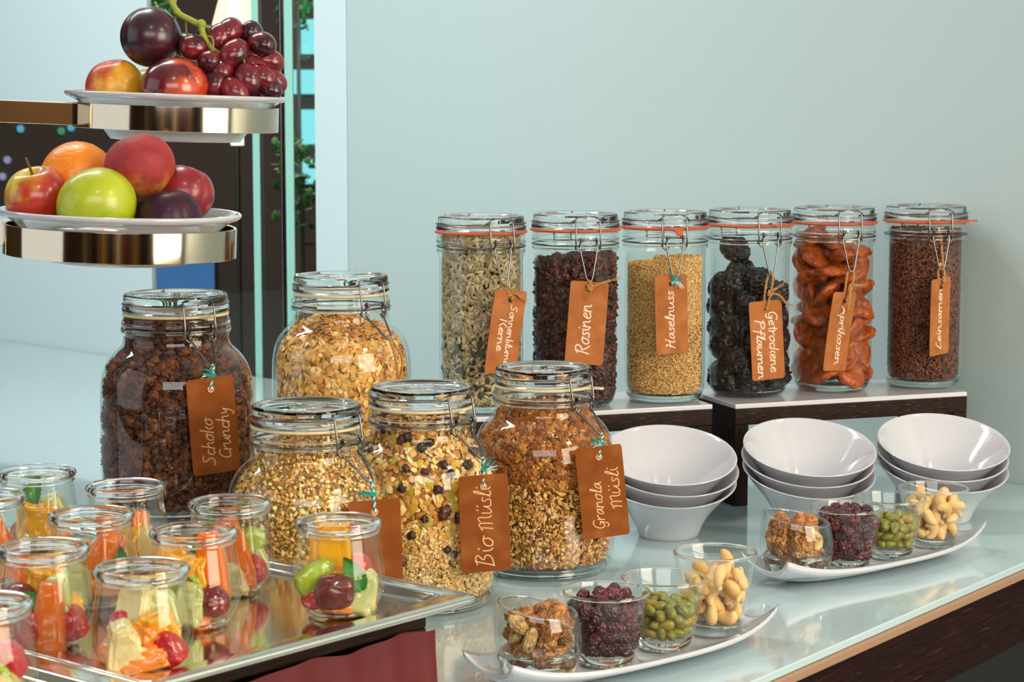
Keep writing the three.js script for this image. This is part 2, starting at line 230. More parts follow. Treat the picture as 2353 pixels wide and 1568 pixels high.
// ---------------------------------------------------------------- handwriting on the tags
const GL = {
  S: [6, [5, 8, 3.5, 9, 1.5, 8, 1.5, 6.3, 4, 4.2, 4.2, 2, 2.5, 0.2, 0, 1]], o: [5, [3, 5, 1, 4.5, 0, 2.5, 1, 0.3, 2.8, 0.3, 4, 2.5, 3, 5, 4.6, 4.4]],
  n: [5, [0, 5, 0.3, 0], [0.2, 3, 1.8, 5, 3, 4.5, 3.2, 0.4, 4.4, 0.6]], e: [4.4, [0.3, 2.4, 3.4, 3, 3, 4.8, 1.5, 5, 0.2, 3, 0.6, 0.6, 2.2, 0, 4, 1.2]],
  r: [3.6, [0, 5, 0.4, 0], [0.3, 3, 1.6, 4.8, 3, 5]], b: [4.4, [1, 9, 0.4, 0.5, 1.8, 0, 3.4, 1.5, 3, 4, 0.8, 4]], l: [3, [0.3, 0.8, 2, 6, 2, 9, 1, 8.5, 0.8, 1, 1.8, 0, 3, 1]],
  u: [5, [0, 5, 0.2, 1, 1.5, 0, 3.2, 2, 3.6, 5, 3.6, 0.6, 4.8, 0.5]], m: [7.4, [0, 5, 0.3, 0], [0.2, 3, 1.6, 5, 2.8, 4.4, 2.9, 0.2], [2.9, 3, 4.4, 5, 5.6, 4.4, 5.8, 0.5, 7, 0.6]],
  K: [6, [1, 9, 0.6, 0], [5, 9, 1, 4.6, 5.4, 0]], R: [6.2, [1, 8.6, 0.4, 0], [-0.4, 7.4, 2, 9.2, 4.8, 8, 4, 5, 1, 4.4, 5.4, -0.4]], s: [3.8, [3, 4.4, 1.6, 5, 0.8, 3.8, 2.8, 2, 2.4, 0.2, 0, 0.6]],
  i: [2.4, [0.2, 5, 0.6, 0.6, 2, 0.6], [0.6, 7, 0.9, 7.3]], H: [6.2, [0.2, 8, 1.4, 9, 1, 4, 0, 0], [4.8, 9, 3.6, 3, 3.8, 0, 5.2, 0.6], [0, 4.4, 4.4, 5]], a: [5, [3.6, 4.6, 1.6, 5, 0.2, 3, 0.6, 0.4, 2.2, 0.4, 3.6, 4.8, 3.6, 0.6, 4.8, 0.6]],
  c: [4.2, [3.4, 4.2, 2, 5, 0.4, 3.4, 0.6, 0.8, 2.2, 0, 4, 1]], h: [5, [0.8, 9, 0.2, 0], [0.3, 3, 2, 5, 3.2, 4.2, 3.2, 0.6, 4.4, 0.4]], k: [4.6, [0.8, 9, 0.2, 0], [3.6, 5, 0.6, 2.6, 4, 0]],
  t: [3.4, [1.6, 8, 1.2, 0.8, 2.6, 0.1], [-0.2, 5.4, 3.4, 5.6]], G: [6.4, [5.4, 7.6, 3.6, 9, 1, 7.6, 0.2, 4, 1.4, 0.4, 4, 0.6, 5, 3.4, 3, 3.6], [5, 3.4, 5, -2, 3, -3, 2, -1.6]],
  P: [6, [1, 8.6, 0.2, -1], [-0.6, 7, 2, 9.2, 5, 8, 4, 5, 1, 4.6]], f: [3.6, [3.6, 8, 2.4, 9, 1.6, 7, 1, -3], [-0.2, 4.6, 3.2, 5]], A: [6, [0, 0, 2.8, 9, 5.2, 0], [1, 3.4, 4.6, 3.6]],
  p: [4.6, [0.6, 5, 0, -4], [0.4, 3.6, 2, 5, 3.6, 3.4, 2.6, 0.6, 0.4, 0.6]], L: [6, [4.4, 7.6, 3.2, 9, 2, 7, 1.2, 1.6, 0, 0.6, 1.4, 0.2, 5.4, 0.8]],
  B: [6, [1, 9, 0.2, 0], [-0.4, 8, 2.6, 9.2, 4.2, 7.6, 1.4, 5, 4.8, 4, 4, 0.6, 0, 0.2]], M: [7.4, [-1, 5, 0.4, 8, 0.4, 0], [0.4, 6, 2.6, 9, 3, 0], [3, 6, 5.2, 8.6, 5.6, 0.6, 7, 0.6]],
  C: [5.6, [5, 7.4, 3.4, 9, 1, 7, 0.2, 3.4, 1.6, 0.2, 4.8, 1.4]], y: [4.6, [0, 5, 0.6, 1.6, 1.8, 1.2, 3.4, 5, 2.4, -3, 0.8, -4, 0.4, -2.6]],
};
GL['ü'] = [5, ...GL.u.slice(1), [1, 7, 1.2, 7.6], [3, 7, 3.2, 7.6]]; GL[' '] = [3];
function tagTex(base, lines, seed, ink) {
  const W = 256, H = 536, cv = document.createElement('canvas'); cv.width = W; cv.height = H; const c = cv.getContext('2d');
  const r = rng(seed); c.fillStyle = `rgb(${base})`; c.fillRect(0, 0, W, H);
  for (let i = 0; i < 2600; i++) { const l = r(); c.fillStyle = l > 0.5 ? `rgba(255,210,160,${0.05 + r() * 0.1})` : `rgba(70,30,10,${0.05 + r() * 0.11})`; c.fillRect(r() * W, r() * H, 1 + r() * 4, 1 + r() * 1.5); }
  for (let i = 0; i < 40; i++) { const x = r() * W, y = r() * H, q = 20 + r() * 60, gr = c.createRadialGradient(x, y, 0, x, y, q); const k = r() > 0.5 ? '255,190,130' : '60,20,0'; gr.addColorStop(0, `rgba(${k},${0.05 + 0.07 * r()})`); gr.addColorStop(1, `rgba(${k},0)`); c.fillStyle = gr; c.fillRect(x - q, y - q, 2 * q, 2 * q); }
  for (let i = 0; i < 14; i++) { c.strokeStyle = `rgba(255,215,170,${0.05 + r() * 0.1})`; c.lineWidth = 0.8; c.beginPath(); const x = r() * W, y = r() * H; c.moveTo(x, y); c.lineTo(x + (r() - 0.5) * 90, y + (r() - 0.5) * 60); c.stroke(); }
  c.strokeStyle = ink; c.lineCap = 'round'; c.lineJoin = 'round';
  for (const [txt, x, y, size, dir, lw, slant = 0.18, stretch = 1] of lines) { // dir -1: reads upward, 1: reads downward
    let u = 0; c.lineWidth = lw;
    for (const ch of txt) { const g = GL[ch]; for (const st of g.slice(1)) { const pts = []; for (let k = 0; k < st.length; k += 2) { const gx = (u + st[k] + st[k + 1] * slant) * size * stretch, gy = st[k + 1] * size; pts.push(dir < 0 ? [x - gy, y - gx] : [x + gy, y + gx]); }
      c.beginPath(); c.moveTo(...pts[0]); if (pts.length === 2) c.lineTo(...pts[1]); else { for (let k = 1; k < pts.length - 1; k++) { const mx = k === pts.length - 2 ? pts[k + 1] : [(pts[k][0] + pts[k + 1][0]) / 2, (pts[k][1] + pts[k + 1][1]) / 2]; c.quadraticCurveTo(pts[k][0], pts[k][1], mx[0], mx[1]); } } c.stroke(); }
      u += g[0] * (0.95 + r() * 0.1); }
  }
  const t = new THREE.CanvasTexture(cv); t.colorSpace = THREE.SRGBColorSpace; t.anisotropy = 8; return t;
}
// a card that hangs from its hole (origin), slightly bent
function cardGeo(w, h, top, bend, twist, thick) {
  const nx = 8, rc = 0.0035, ys = []; for (let k = 0; k <= 4; k++) ys.push(rc * (1 - Math.cos(k / 4 * Math.PI / 2))); for (let k = 1; k < 16; k++) ys.push(rc + (h - 2 * rc) * k / 16); for (let k = 4; k >= 0; k--) ys.push(h - rc * (1 - Math.cos(k / 4 * Math.PI / 2)));
  const mk = (z, back) => { const pos = [], uv = [], ix = []; ys.forEach((y) => { const q = Math.min(y, h - y), inset = q < rc ? rc - Math.sqrt(Math.max(0, rc * rc - (rc - q) * (rc - q))) : 0; for (let i = 0; i <= nx; i++) { const x = (i / nx - 0.5) * (w - 2 * inset), t = y / h; const bz = bend * (4 * t * (1 - t)) * 0.5 + bend * t * t * 1.4 + twist * x * t; pos.push(x, top - y, bz + z); uv.push(x / w + 0.5, 1 - y / h); } });
    for (let j = 0; j < ys.length - 1; j++) for (let i = 0; i < nx; i++) { const a = j * (nx + 1) + i, b = a + 1, cc = a + nx + 1, d = cc + 1; if (back) ix.push(a, b, cc, b, d, cc); else ix.push(a, cc, b, b, cc, d); }
    const g = new THREE.BufferGeometry(); g.setAttribute('position', new THREE.Float32BufferAttribute(pos, 3)); g.setAttribute('uv', new THREE.Float32BufferAttribute(uv, 2)); g.setIndex(ix); g.computeVertexNormals(); return g; };
  return [mk(thick / 2, false), mk(-thick / 2, true)];
}
function twist2(pts, r, turns, seg = 90) { const c = new THREE.CatmullRomCurve3(pts.map((p) => V(...p))); const fr = c.computeFrenetFrames(seg, false), out = []; for (const ph of [0, Math.PI]) { const q = []; for (let i = 0; i <= seg; i++) { const t = i / seg, a = t * turns * Math.PI * 2 + ph, p = c.getPointAt(t); q.push(p.clone().addScaledVector(fr.normals[i], Math.cos(a) * r).addScaledVector(fr.binormals[i], Math.sin(a) * r)); } out.push(tube(q, r * 1.02, seg, 6)); } return out; }
function fuzz(p, dir, n, len, r, seed) { const q = rng(seed), out = []; for (let i = 0; i < n; i++) { const a = V(...p), b = V(...dir).normalize().multiplyScalar(len * (0.6 + q() * 0.7)).add(V((q() - 0.5), (q() - 0.5), (q() - 0.5)).multiplyScalar(len * 0.7)); const m = a.clone().addScaledVector(b, 0.5).add(V((q() - 0.5), (q() - 0.5), (q() - 0.5)).multiplyScalar(len * 0.25)); out.push(tube([a, m, a.clone().add(b)], r, 8, 5)); } return out; }
const cardBack = P({ color: srgb(0xb5763f), roughness: 0.85 });
function hangTag(o) {
  const g = thing('hang_tag', o.label, 'tag', o.pos, 0); g.rotation.set(o.rx || 0, o.ry, o.rz, 'YXZ');
  const [f, b] = cardGeo(o.w, o.h, 0.0115, o.bend ?? 0.004, o.twist || 0, 0.0007);
  part('card', f, P({ map: tagTex(o.base, o.lines, o.seed, o.ink || 'rgba(240,228,214,0.94)'), roughness: 0.85, specularIntensity: 0.3 }), g);
  part('card_back', b, cardBack, g);
  const ring = new THREE.CylinderGeometry(o.big ? 0.0034 : 0.0026, o.big ? 0.0034 : 0.0026, 0.0004, 18); ring.rotateX(Math.PI / 2); ring.translate(0, 0, 0.0006); part('eyelet', ring, o.big ? M.ring : M.hole, g);
  if (o.big) { const hl = new THREE.CylinderGeometry(0.0014, 0.0014, 0.0004, 14); hl.rotateX(Math.PI / 2); hl.translate(0, 0, 0.0009); part('hole', hl, M.hole, g); }
  const up = o.up; // lever tip in the tag's own axes
  if (o.string === 'jute') {
    const list = [...twist2([[0.0006, 0, 0.0016], [up[0] * 0.25 + 0.003, up[1] * 0.45, up[2] * 0.5 + 0.004], [up[0], up[1] + 0.001, up[2] + 0.003], [up[0] - 0.002, up[1] + 0.0015, up[2] - 0.003], [up[0] * 0.3 - 0.003, up[1] * 0.4, up[2] * 0.5 - 0.001], [-0.0006, 0.001, -0.002]], 0.00085, 9)];
    const k = [up[0] * 0.5, up[1] * 0.5, up[2] * 0.5 + 0.0045]; const kn = new THREE.TorusKnotGeometry(0.0022, 0.0013, 40, 6, 2, 3); kn.translate(...k); list.push(kn);
    for (const tl of o.tails || []) { const e = [k[0] + tl[0], k[1] + tl[1], k[2] + tl[2]]; list.push(...twist2([k, [k[0] + tl[0] * 0.5, k[1] + tl[1] * 0.35 + 0.002, k[2] + tl[2] * 0.6], e], 0.0009, 4, 30)); list.push(...fuzz(e, tl, 12, 0.009, 0.00018, o.seed + 3)); }
    list.push(...fuzz(k, [0, 1, 1], 14, 0.006, 0.00012, o.seed + 9));
    part('string', merge(list), M.jute, g, 'frayed jute string');
  } else {
    const st = twist2([[0, -0.0006, 0.0016], [up[0] * 0.3, up[1] * 0.4, up[2] * 0.4 + 0.003], [up[0], up[1], up[2] + 0.0015], [up[0], up[1] + 0.0012, up[2] - 0.0016], [up[0] * 0.3 - 0.001, up[1] * 0.4, up[2] * 0.4], [0, 0.001, -0.0015]], 0.0008, 10);
    const k = [up[0] * 0.62, up[1] * 0.62, up[2] * 0.6 + 0.003]; const k1 = new THREE.TorusKnotGeometry(0.0016, 0.0010, 36, 6, 2, 3); k1.translate(...k);
    const w = [st[0]], tl = [st[1], k1];
    for (const [q, a] of (o.tails || []).entries()) (q % 2 ? w : tl).push(...fuzz(k, a, 7, 0.011, q % 2 ? 0.0003 : 0.0005, o.seed + q));
    part('string', merge(w), M.white, g, 'white strand of the string'); part('string', merge(tl), M.teal, g, 'teal strand of the string');
  }
  return g;
}
// ---------------------------------------------------------------- swing top jars
// the wire clamp, front at +z
function clampParts(t, p) {
  const { rN, yN, rL, yL, yTop, half, lever, out, bailY } = p, w = 0.0011;
  part('neck_wire', torus(rN + 0.0008, w, yN, 72, 8), M.steel, t);
  const arc = []; for (let i = 0; i <= 60; i++) { const a = (0.24 + (2 * Math.PI - 0.48) * i / 60); arc.push([Math.sin(a) * (rL + 0.0012), yL + 0.0008 * Math.cos(a), Math.cos(a) * (rL + 0.0012)]); }
  part('lid_wire', tube(arc, w, 120, 8), M.steel, t);
  const zb = rN + 0.0045, zt = rL + 0.0028;
  part('bail', merge([wire([[-half, bailY + 0.004, zb - 0.003], [-half, bailY, zb], [-half, bailY + 0.012, zb + 0.001], [-half, yTop - 0.003, zt], [-half + 0.001, yTop, zt - 0.004], [-half + 0.006, yTop + 0.0006, zt - 0.006], [half - 0.006, yTop + 0.0006, zt - 0.006], [half - 0.001, yTop, zt - 0.004], [half, yTop - 0.003, zt], [half, bailY + 0.012, zb + 0.001], [half, bailY, zb], [half, bailY + 0.004, zb - 0.003]], w),
    wire([[-half, yTop - 0.002, zt - 0.001], [-half - 0.007, yL, Math.sqrt(rL * rL - 0.0005) + 0.002]], w), wire([[half, yTop - 0.002, zt - 0.001], [half + 0.005, yL, Math.sqrt(rL * rL - 0.0005) + 0.002]], w)]), M.steel, t);
  const yb = bailY + 0.0125, zl = zb + 0.0025, hs = [];
  hs.push(wire([[-half + 0.003, yb, zl], [half - 0.003, yb, zl]], w));
  for (const s of [-1, 1]) { const k = new THREE.TorusGeometry(0.0024, w, 8, 18); k.rotateY(Math.PI / 2); k.translate(s * (half - 0.0055), yb, zl); hs.push(k); const b = new THREE.SphereGeometry(0.0019, 10, 8); b.translate(s * (half - 0.0085), yb, zl); hs.push(b); hs.push(wire([[s * (half - 0.0055), yb - 0.002, zl], [s * (half - 0.0045), yN - 0.001, rN + 0.003], [s * (half - 0.0035), yN, rN + 0.001]], w)); hs.push(wire([[s * half, bailY + 0.001, zb + 0.001], [s * (half - 0.005), bailY - 0.0035, zl], [s * (half - 0.0085), bailY + 0.002, zl]], w)); }
  part('hinge_pin', merge(hs), M.steel, t);
  const y0 = bailY, lv = []; const la = half - 0.0055;
  const tip = [p.tipX || 0, y0 - lever, zl + out];
  part('lever', tube([[-la, y0 + 0.006, zl - 0.001], [-la - 0.0005, y0, zl], [-la * 0.75 + tip[0] * 0.3, y0 - lever * 0.4, zl + out * 0.42], [-la * 0.42 + tip[0] * 0.8, y0 - lever * 0.82, zl + out * 0.84], [tip[0] - 0.0015, y0 - lever * 0.97, zl + out * 0.98], [tip[0] + 0.0015, y0 - lever * 0.97, zl + out * 0.98], [la * 0.42 + tip[0] * 0.8, y0 - lever * 0.82, zl + out * 0.84], [la * 0.75 + tip[0] * 0.3, y0 - lever * 0.4, zl + out * 0.42], [la + 0.0005, y0, zl], [la, y0 + 0.006, zl - 0.001]], w, 90, 8), M.steel, t);
  const hg = []; for (const s of [-1, 1]) hg.push(wire([[s * 0.011, yN, -rN - 0.001], [s * 0.011, yN - 0.004, -rN - 0.006], [s * 0.011, (yN + yL) / 2, -rN - 0.009], [s * 0.011, yL + 0.001, -rL - 0.002]], w)); hg.push(wire([[-0.011, yN + 0.004, -rN - 0.008], [0.011, yN + 0.004, -rN - 0.008]], w));
  part('hinge', merge(hg), M.steel, t);
  return tip;
}
function jarFrom(name, label, pos, turn, c, clampAng, tab) {
  const t = thing(name, label, 'jar', pos, turn);
  part('jar_body', lathe(c.body, 88), M.jarPane, t);
  part('inner_wall', lathe(c.inner, 64), M.innerPane, t);
  part('glass_base', lathe(c.base, 64), c.baseThin ? M.innerPane : M.glass, t);
  if (c.baseThin) part('foot_ring', torus(0.0655, 0.0042, 0.0062, 80, 10), M.glass, t);
  for (const [r, w, y] of c.beads) part('neck_bead', torus(r, w, y, 80, 10), M.glass, t);
  const lid = part('lid', lathe(c.lid, 80), M.glass, t);
  const em = []; for (let i = 0; i < 84; i++) { const a = i / 84 * Math.PI * 2, s = new THREE.SphereGeometry(0.00055, 5, 3); s.translate(Math.cos(a) * c.dotR, c.dotY, Math.sin(a) * c.dotR); em.push(s); }
  em.push(torus(c.dotR * 0.38, 0.0006, c.dotY - 0.0018, 40, 6), torus(c.dotR * 0.3, 0.0005, c.dotY - 0.0018, 40, 6)); for (let i = 0; i < 12; i++) { const b = box(0.0007, 0.0007, c.dotR * 0.16); b.translate(0, 0, c.dotR * 0.18); b.rotateY(i / 12 * 6.283); b.translate(0, c.dotY - 0.0018, 0); em.push(b); }
  part('embossing', merge(em), M.glass, lid);
  const gs = part('gasket', lathe(c.gasket, 80), c.rubber, t, c.rubberLabel);
  if (tab != null) { const s = new THREE.Shape(); s.moveTo(-0.008, 0); s.quadraticCurveTo(-0.004, 0.002, -0.0035, 0.010); s.quadraticCurveTo(0, 0.0125, 0.0035, 0.010); s.quadraticCurveTo(0.004, 0.002, 0.008, 0); s.closePath(); const g = new THREE.ExtrudeGeometry(s, { depth: 0.0016, bevelEnabled: true, bevelSize: 0.0003, bevelThickness: 0.0003, bevelSegments: 1 }); g.rotateX(Math.PI / 2); const m = part('pull_tab', g, c.rubber, gs); const a = tab.a - turn; m.position.set(Math.sin(a) * c.gR, c.gY, Math.cos(a) * c.gR); m.rotation.set(-(tab.droop || 0), a, 0, 'YXZ'); m.scale.set(1, 1, tab.s || 1); }
  t.userData.tip = clampParts(t, c.clamp);
  const tip = V(...t.userData.tip).applyAxisAngle(V(0, 1, 0), turn).add(pos); delete t.userData.tip;
  return tip;
}
const TALL = {
  body: [[0.040, 0.0], ...smooth([[0.0445, 0.001], [0.0482, 0.0055], [0.0505, 0.0135], [0.0513, 0.026], [0.0515, 0.06], [0.0515, 0.15], [0.0515, 0.188], [0.0522, 0.1915], [0.0542, 0.195], [0.0545, 0.1985], [0.0533, 0.2008], [0.0528, 0.203], [0.0545, 0.206], [0.0548, 0.2095], [0.0537, 0.2135], [0.0540, 0.2165]], 3), [0.049, 0.2172]],
  inner: [[0.040, 0.0095], ...smooth([[0.0445, 0.0115], [0.0472, 0.017], [0.0482, 0.026], [0.0483, 0.188], [0.0486, 0.2], [0.0487, 0.216]], 3)],
  base: [[0, 0.0012], [0.039, 0.0009], [0.0435, 0.0018], [0.0472, 0.006], [0.0485, 0.0105], [0.0440, 0.0088], [0, 0.0082]],
  lid: [[0, 0.2355], [0.043, 0.2358], [0.0455, 0.2388], [0.0505, 0.2397], [0.0522, 0.2385], [0.0526, 0.236], [0.0524, 0.232], [0.0516, 0.2303], [0.0524, 0.2287], [0.0546, 0.2272], [0.0552, 0.2245], [0.0547, 0.2226], [0.049, 0.2222], [0.0478, 0.2262], [0.046, 0.232], [0, 0.2312]],
  gasket: [[0.046, 0.2175], ...smooth([[0.0545, 0.2182], [0.0562, 0.2187], [0.0567, 0.2200], [0.0563, 0.2212], [0.0545, 0.2217]], 2), [0.046, 0.222], [0.046, 0.2175]],
  beads: [[0.0532, 0.0013, 0.1978], [0.0534, 0.0015, 0.2085]],
  rubber: M.orangeRubber, rubberLabel: 'orange rubber gasket', gR: 0.0545, gY: 0.2205, dotR: 0.0475, dotY: 0.2398,
  clamp: { rN: 0.0530, yN: 0.2025, rL: 0.0532, yL: 0.2300, yTop: 0.2365, half: 0.0155, lever: 0.039, out: 0.004, bailY: 0.1975 },
};
const WIDE = {
  body: [[0.060, 0.0], ...smooth([[0.066, 0.001], [0.0725, 0.006], [0.0762, 0.015], [0.0775, 0.030], [0.0778, 0.06], [0.0778, 0.11], [0.0772, 0.128], [0.0750, 0.142], [0.0705, 0.1535], [0.0640, 0.1625], [0.0580, 0.168], [0.0545, 0.1725], [0.0533, 0.178], [0.0533, 0.1815], [0.0552, 0.1845], [0.0556, 0.1875], [0.0537, 0.1895], [0.0549, 0.1922], [0.0550, 0.195], [0.0534, 0.1985], [0.0532, 0.2005]], 3), [0.049, 0.2012]],
  inner: [[0.062, 0.0115], ...smooth([[0.0675, 0.0135], [0.072, 0.02], [0.0735, 0.032], [0.0738, 0.11], [0.073, 0.1275], [0.0706, 0.1405], [0.066, 0.151], [0.060, 0.1592], [0.0543, 0.165], [0.0505, 0.1705], [0.0490, 0.178], [0.0488, 0.2]], 3)],
  base: [[0, 0.0014], [0.058, 0.0009], [0.065, 0.0018], [0.0712, 0.0066], [0.0733, 0.0125], [0.066, 0.0105], [0, 0.0098]],
  lid: [[0, 0.2195], [0.043, 0.2198], [0.0455, 0.2226], [0.0500, 0.2238], [0.0520, 0.2226], [0.0527, 0.219], [0.0522, 0.2156], [0.0516, 0.214], [0.0530, 0.2122], [0.0541, 0.2095], [0.0540, 0.2065], [0.0530, 0.2052], [0.0485, 0.2048], [0.0472, 0.209], [0.0455, 0.2155], [0, 0.2148]],
  gasket: [[0.046, 0.2012], [0.0525, 0.2014], [0.0538, 0.2022], [0.0538, 0.2038], [0.0525, 0.2046], [0.046, 0.2046], [0.046, 0.2012]],
  baseThin: true,
  beads: [[0.0541, 0.0015, 0.1862], [0.0537, 0.0014, 0.1935]],
  rubber: M.creamRubber, rubberLabel: 'cream rubber gasket', gR: 0.0528, gY: 0.2036, dotR: 0.0475, dotY: 0.2238,
  clamp: { rN: 0.0537, yN: 0.1888, rL: 0.0520, yL: 0.2138, yTop: 0.2165, half: 0.0165, lever: 0.0385, out: 0.019, bailY: 0.1795 },
};
const rTall = (y) => y < 0.026 ? 0.040 + 0.0078 * Math.sqrt(Math.max(0, 1 - Math.pow((0.026 - y) / 0.0165, 2))) : 0.0478;
const profWide = WIDE.inner.slice(1);
const rWide = (y) => { if (y <= profWide[0][1]) return profWide[0][0] - 0.001; for (let i = 1; i < profWide.length; i++) if (y <= profWide[i][1]) { const [r0, y0] = profWide[i - 1], [r1, y1] = profWide[i]; return r0 + (r1 - r0) * (y - y0) / Math.max(1e-6, y1 - y0) - 0.0006; } return 0.048; };

// ---------------------------------------------------------------- loose fillings (what nobody could count)
function flakeGeo(w, l, dome, crease, seed) { const q = rng(seed), pos = [[0, 0, crease]], ix = []; const n = 11; for (let ring = 1; ring <= 2; ring++) for (let i = 0; i < n; i++) { const a = i / n * Math.PI * 2, k = ring / 2 * (0.88 + 0.24 * q()); const x = Math.cos(a) * w / 2 * k, y = Math.sin(a) * l / 2 * k; pos.push([x, y, -dome * k * k * (0.7 + 0.6 * q()) + (Math.abs(x) < w * 0.1 ? -crease : 0)]); }
  for (let i = 0; i < n; i++) { const j = (i + 1) % n; ix.push(0, 1 + i, 1 + j, 1 + i, 1 + n + i, 1 + n + j, 1 + i, 1 + n + j, 1 + j); }
  const g = new THREE.BufferGeometry(); g.setAttribute('position', new THREE.Float32BufferAttribute(pos.flat(), 3)); g.setIndex(ix); g.computeVertexNormals(); return g; }
function seedGeo(w, l, t, taper) { const g = ball(2); return deform(g, (v) => { const k = 1 - taper * (v.y * 0.5 + 0.5); v.set(v.x * w / 2 * k, v.y * l / 2, v.z * t / 2 * (0.6 + 0.4 * k)); }); }
function lumpGeo(s, amp, seed, det = 2, freq = 1.6) { return deform(ball(det), (v) => { const n = 1 + amp * 1.7 * fbm(v.x * freq + seed, v.y * freq, v.z * freq, 3); v.multiplyScalar(n * s / 2); }); }
// fills a round jar: a bumpy heap as the core, and flakes set into its skin and its top
const hsl = {};
function filling(name, label, category, pos, rOf, y0, top, coreHex, kinds, seed, turn = 0) {
  const q = rng(seed), gs = () => (q() + q() + q() - 1.5) * 0.9;
  const g = [], ix = [], na = 56, ny = 34, nr = 7, R = (a, y) => rOf(y) - 0.0042 + 0.0012 * fbm(Math.cos(a) * 6 + seed, y * 160, Math.sin(a) * 6, 2);
  const yt = (x, z) => top(x, z);
  for (let j = 0; j <= ny + nr; j++) for (let i = 0; i < na; i++) { const a = i / na * Math.PI * 2; if (j <= ny) { const rr = rOf(0.15) * 0.9, ytop = yt(Math.sin(a) * rr, Math.cos(a) * rr); const y = y0 + 0.002 + (ytop - y0 - 0.005) * j / ny, r = R(a, y); g.push(Math.sin(a) * r, y, Math.cos(a) * r); } else { const k = 1 - (j - ny) / nr; const rr = rOf(0.15) * 0.9, ye = yt(Math.sin(a) * rr, Math.cos(a) * rr) - 0.003, r = R(a, ye) * k; g.push(Math.sin(a) * r, Math.min(yt(Math.sin(a) * r, Math.cos(a) * r), ye + 0.02) - 0.003, Math.cos(a) * r); } }
  for (let j = 0; j < ny + nr; j++) for (let i = 0; i < na; i++) { const a = j * na + i, b = j * na + (i + 1) % na, c = a + na, d = b + na; ix.push(a, b, c, b, d, c); }
  const core = new THREE.BufferGeometry(); core.setAttribute('position', new THREE.Float32BufferAttribute(g, 3)); core.setIndex(ix); core.computeVertexNormals();
  const root = part(numbered(name), core, P({ color: srgb(coreHex), roughness: 0.9 }), scene); root.position.copy(pos); tag(root, label, category, null, 'stuff');
  const m = new THREE.Matrix4(), e = new THREE.Euler(), qt = new THREE.Quaternion(), q2 = new THREE.Quaternion(), col = new THREE.Color(), Z = V(0, 0, 1), nrm = V();
  const cells = new Map(), cs = 0.006, key = (x, y, z) => Math.round(x / cs) + ',' + Math.round(y / cs) + ',' + Math.round(z / cs);
  const free = (x, y, z, s) => { const i = Math.round(x / cs), j = Math.round(y / cs), l = Math.round(z / cs); for (let a = -1; a <= 1; a++) for (let b = -1; b <= 1; b++) for (let c = -1; c <= 1; c++) for (const p of cells.get((i + a) + ',' + (j + b) + ',' + (l + c)) || []) if ((p[0] - x) ** 2 + (p[1] - y) ** 2 + (p[2] - z) ** 2 < s * s) return false; return true; };
  const mark = (x, y, z) => { const h = key(x, y, z); if (!cells.has(h)) cells.set(h, []); cells.get(h).push([x, y, z]); };
  for (const k of kinds) {
    const im = new THREE.InstancedMesh(k.geo, k.mat || P({ color: 0xffffff, roughness: k.rough ?? 0.75 }), k.n); im.name = k.name; im.userData.kind = 'stuff'; shade(im); root.add(im);
    for (let i = 0; i < k.n; i++) {
      const deep = i < k.n * (k.deepShare ?? 0.45); let tries = 0, x, y, z; do { tries++;
      const onTop = q() < (k.topShare ?? 0.12); const a = q() * Math.PI * 2, dj = (k.depth ?? 0.003);
      const rr = rOf(0.15) * 0.9, yMax = yt(Math.sin(a) * rr, Math.cos(a) * rr);
      if (onTop) { const r0 = Math.sqrt(q()) * (Math.min(rOf(yMax), rOf(yMax - 0.004)) - 0.002); x = Math.sin(a) * r0; z = Math.cos(a) * r0; y = Math.min(yt(x, z), yMax + 0.022) - q() * 0.003; nrm.set(gs() * 0.6, 1, gs() * 0.6); }
      else { const lo = y0 + (k.lo ?? 0) * (yMax - y0), hi = y0 + (k.hi ?? 1) * (yMax - y0); y = lo + (hi - lo) * q(); if (k.lo === undefined && k.hi === undefined && y < y0 + 0.0015) y += 0.002; const slope = (rOf(y + 0.002) - rOf(y - 0.002)) / 0.004; const r0 = rOf(y) - (k.skin ?? 0.0012) - (deep ? 0.4 + 0.6 * q() : 0.35 * q()) * dj; x = Math.sin(a) * r0; z = Math.cos(a) * r0; nrm.set(Math.sin(a), -slope, Math.cos(a)); }
      } while (!deep && k.space && tries < 9 && !free(x, y, z, k.space));
      if (!deep && k.space) mark(x, y, z, k.space);
      nrm.normalize(); qt.setFromUnitVectors(Z, nrm); const ti = k.tilt ?? 0.45; e.set(gs() * ti * 1.5, gs() * ti * 1.5, q() * 6.283); q2.setFromEuler(e); qt.multiply(q2);
      const s = k.s[0] + (k.s[1] - k.s[0]) * q(); m.compose(V(x, y, z), qt, V(s, s * (0.85 + 0.3 * q()), s)); im.setMatrixAt(i, m);
      const c = k.cols[Math.floor(q() * k.cols.length) % k.cols.length]; col.set(c); col.getHSL(hsl); col.setHSL(hsl.h, Math.min(1, hsl.s * 1.04), hsl.l).multiplyScalar(0.86 + 0.28 * q()); if (k.warm) { col.r = Math.min(0.95, col.r * k.warm[0]); col.g *= k.warm[1]; col.b *= k.warm[2]; } im.setColorAt(i, col);
    }
  }
  return root;
}
const flat = (y, sx = 0, sz = 0, amp = 0.004, seed = 0, dome = 0) => (x, z) => y + sx * x + sz * z + amp * fbm(x * 60 + seed, z * 60, seed, 2) * 2 + dome * (1 - (x * x + z * z) / 0.0023);
const oatA = flakeGeo(0.0066, 0.0086, 0.0007, 0.0004, 3), oatB = flakeGeo(0.0058, 0.0074, 0.0011, 0.0003, 8), oatC = flakeGeo(0.005, 0.0085, 0.0016, 0.0005, 12);
const sunG = seedGeo(0.0054, 0.0104, 0.0036, 0.42), flaxG = seedGeo(0.0021, 0.0042, 0.0010, 0.35), pepG = seedGeo(0.0075, 0.0125, 0.0022, 0.4);
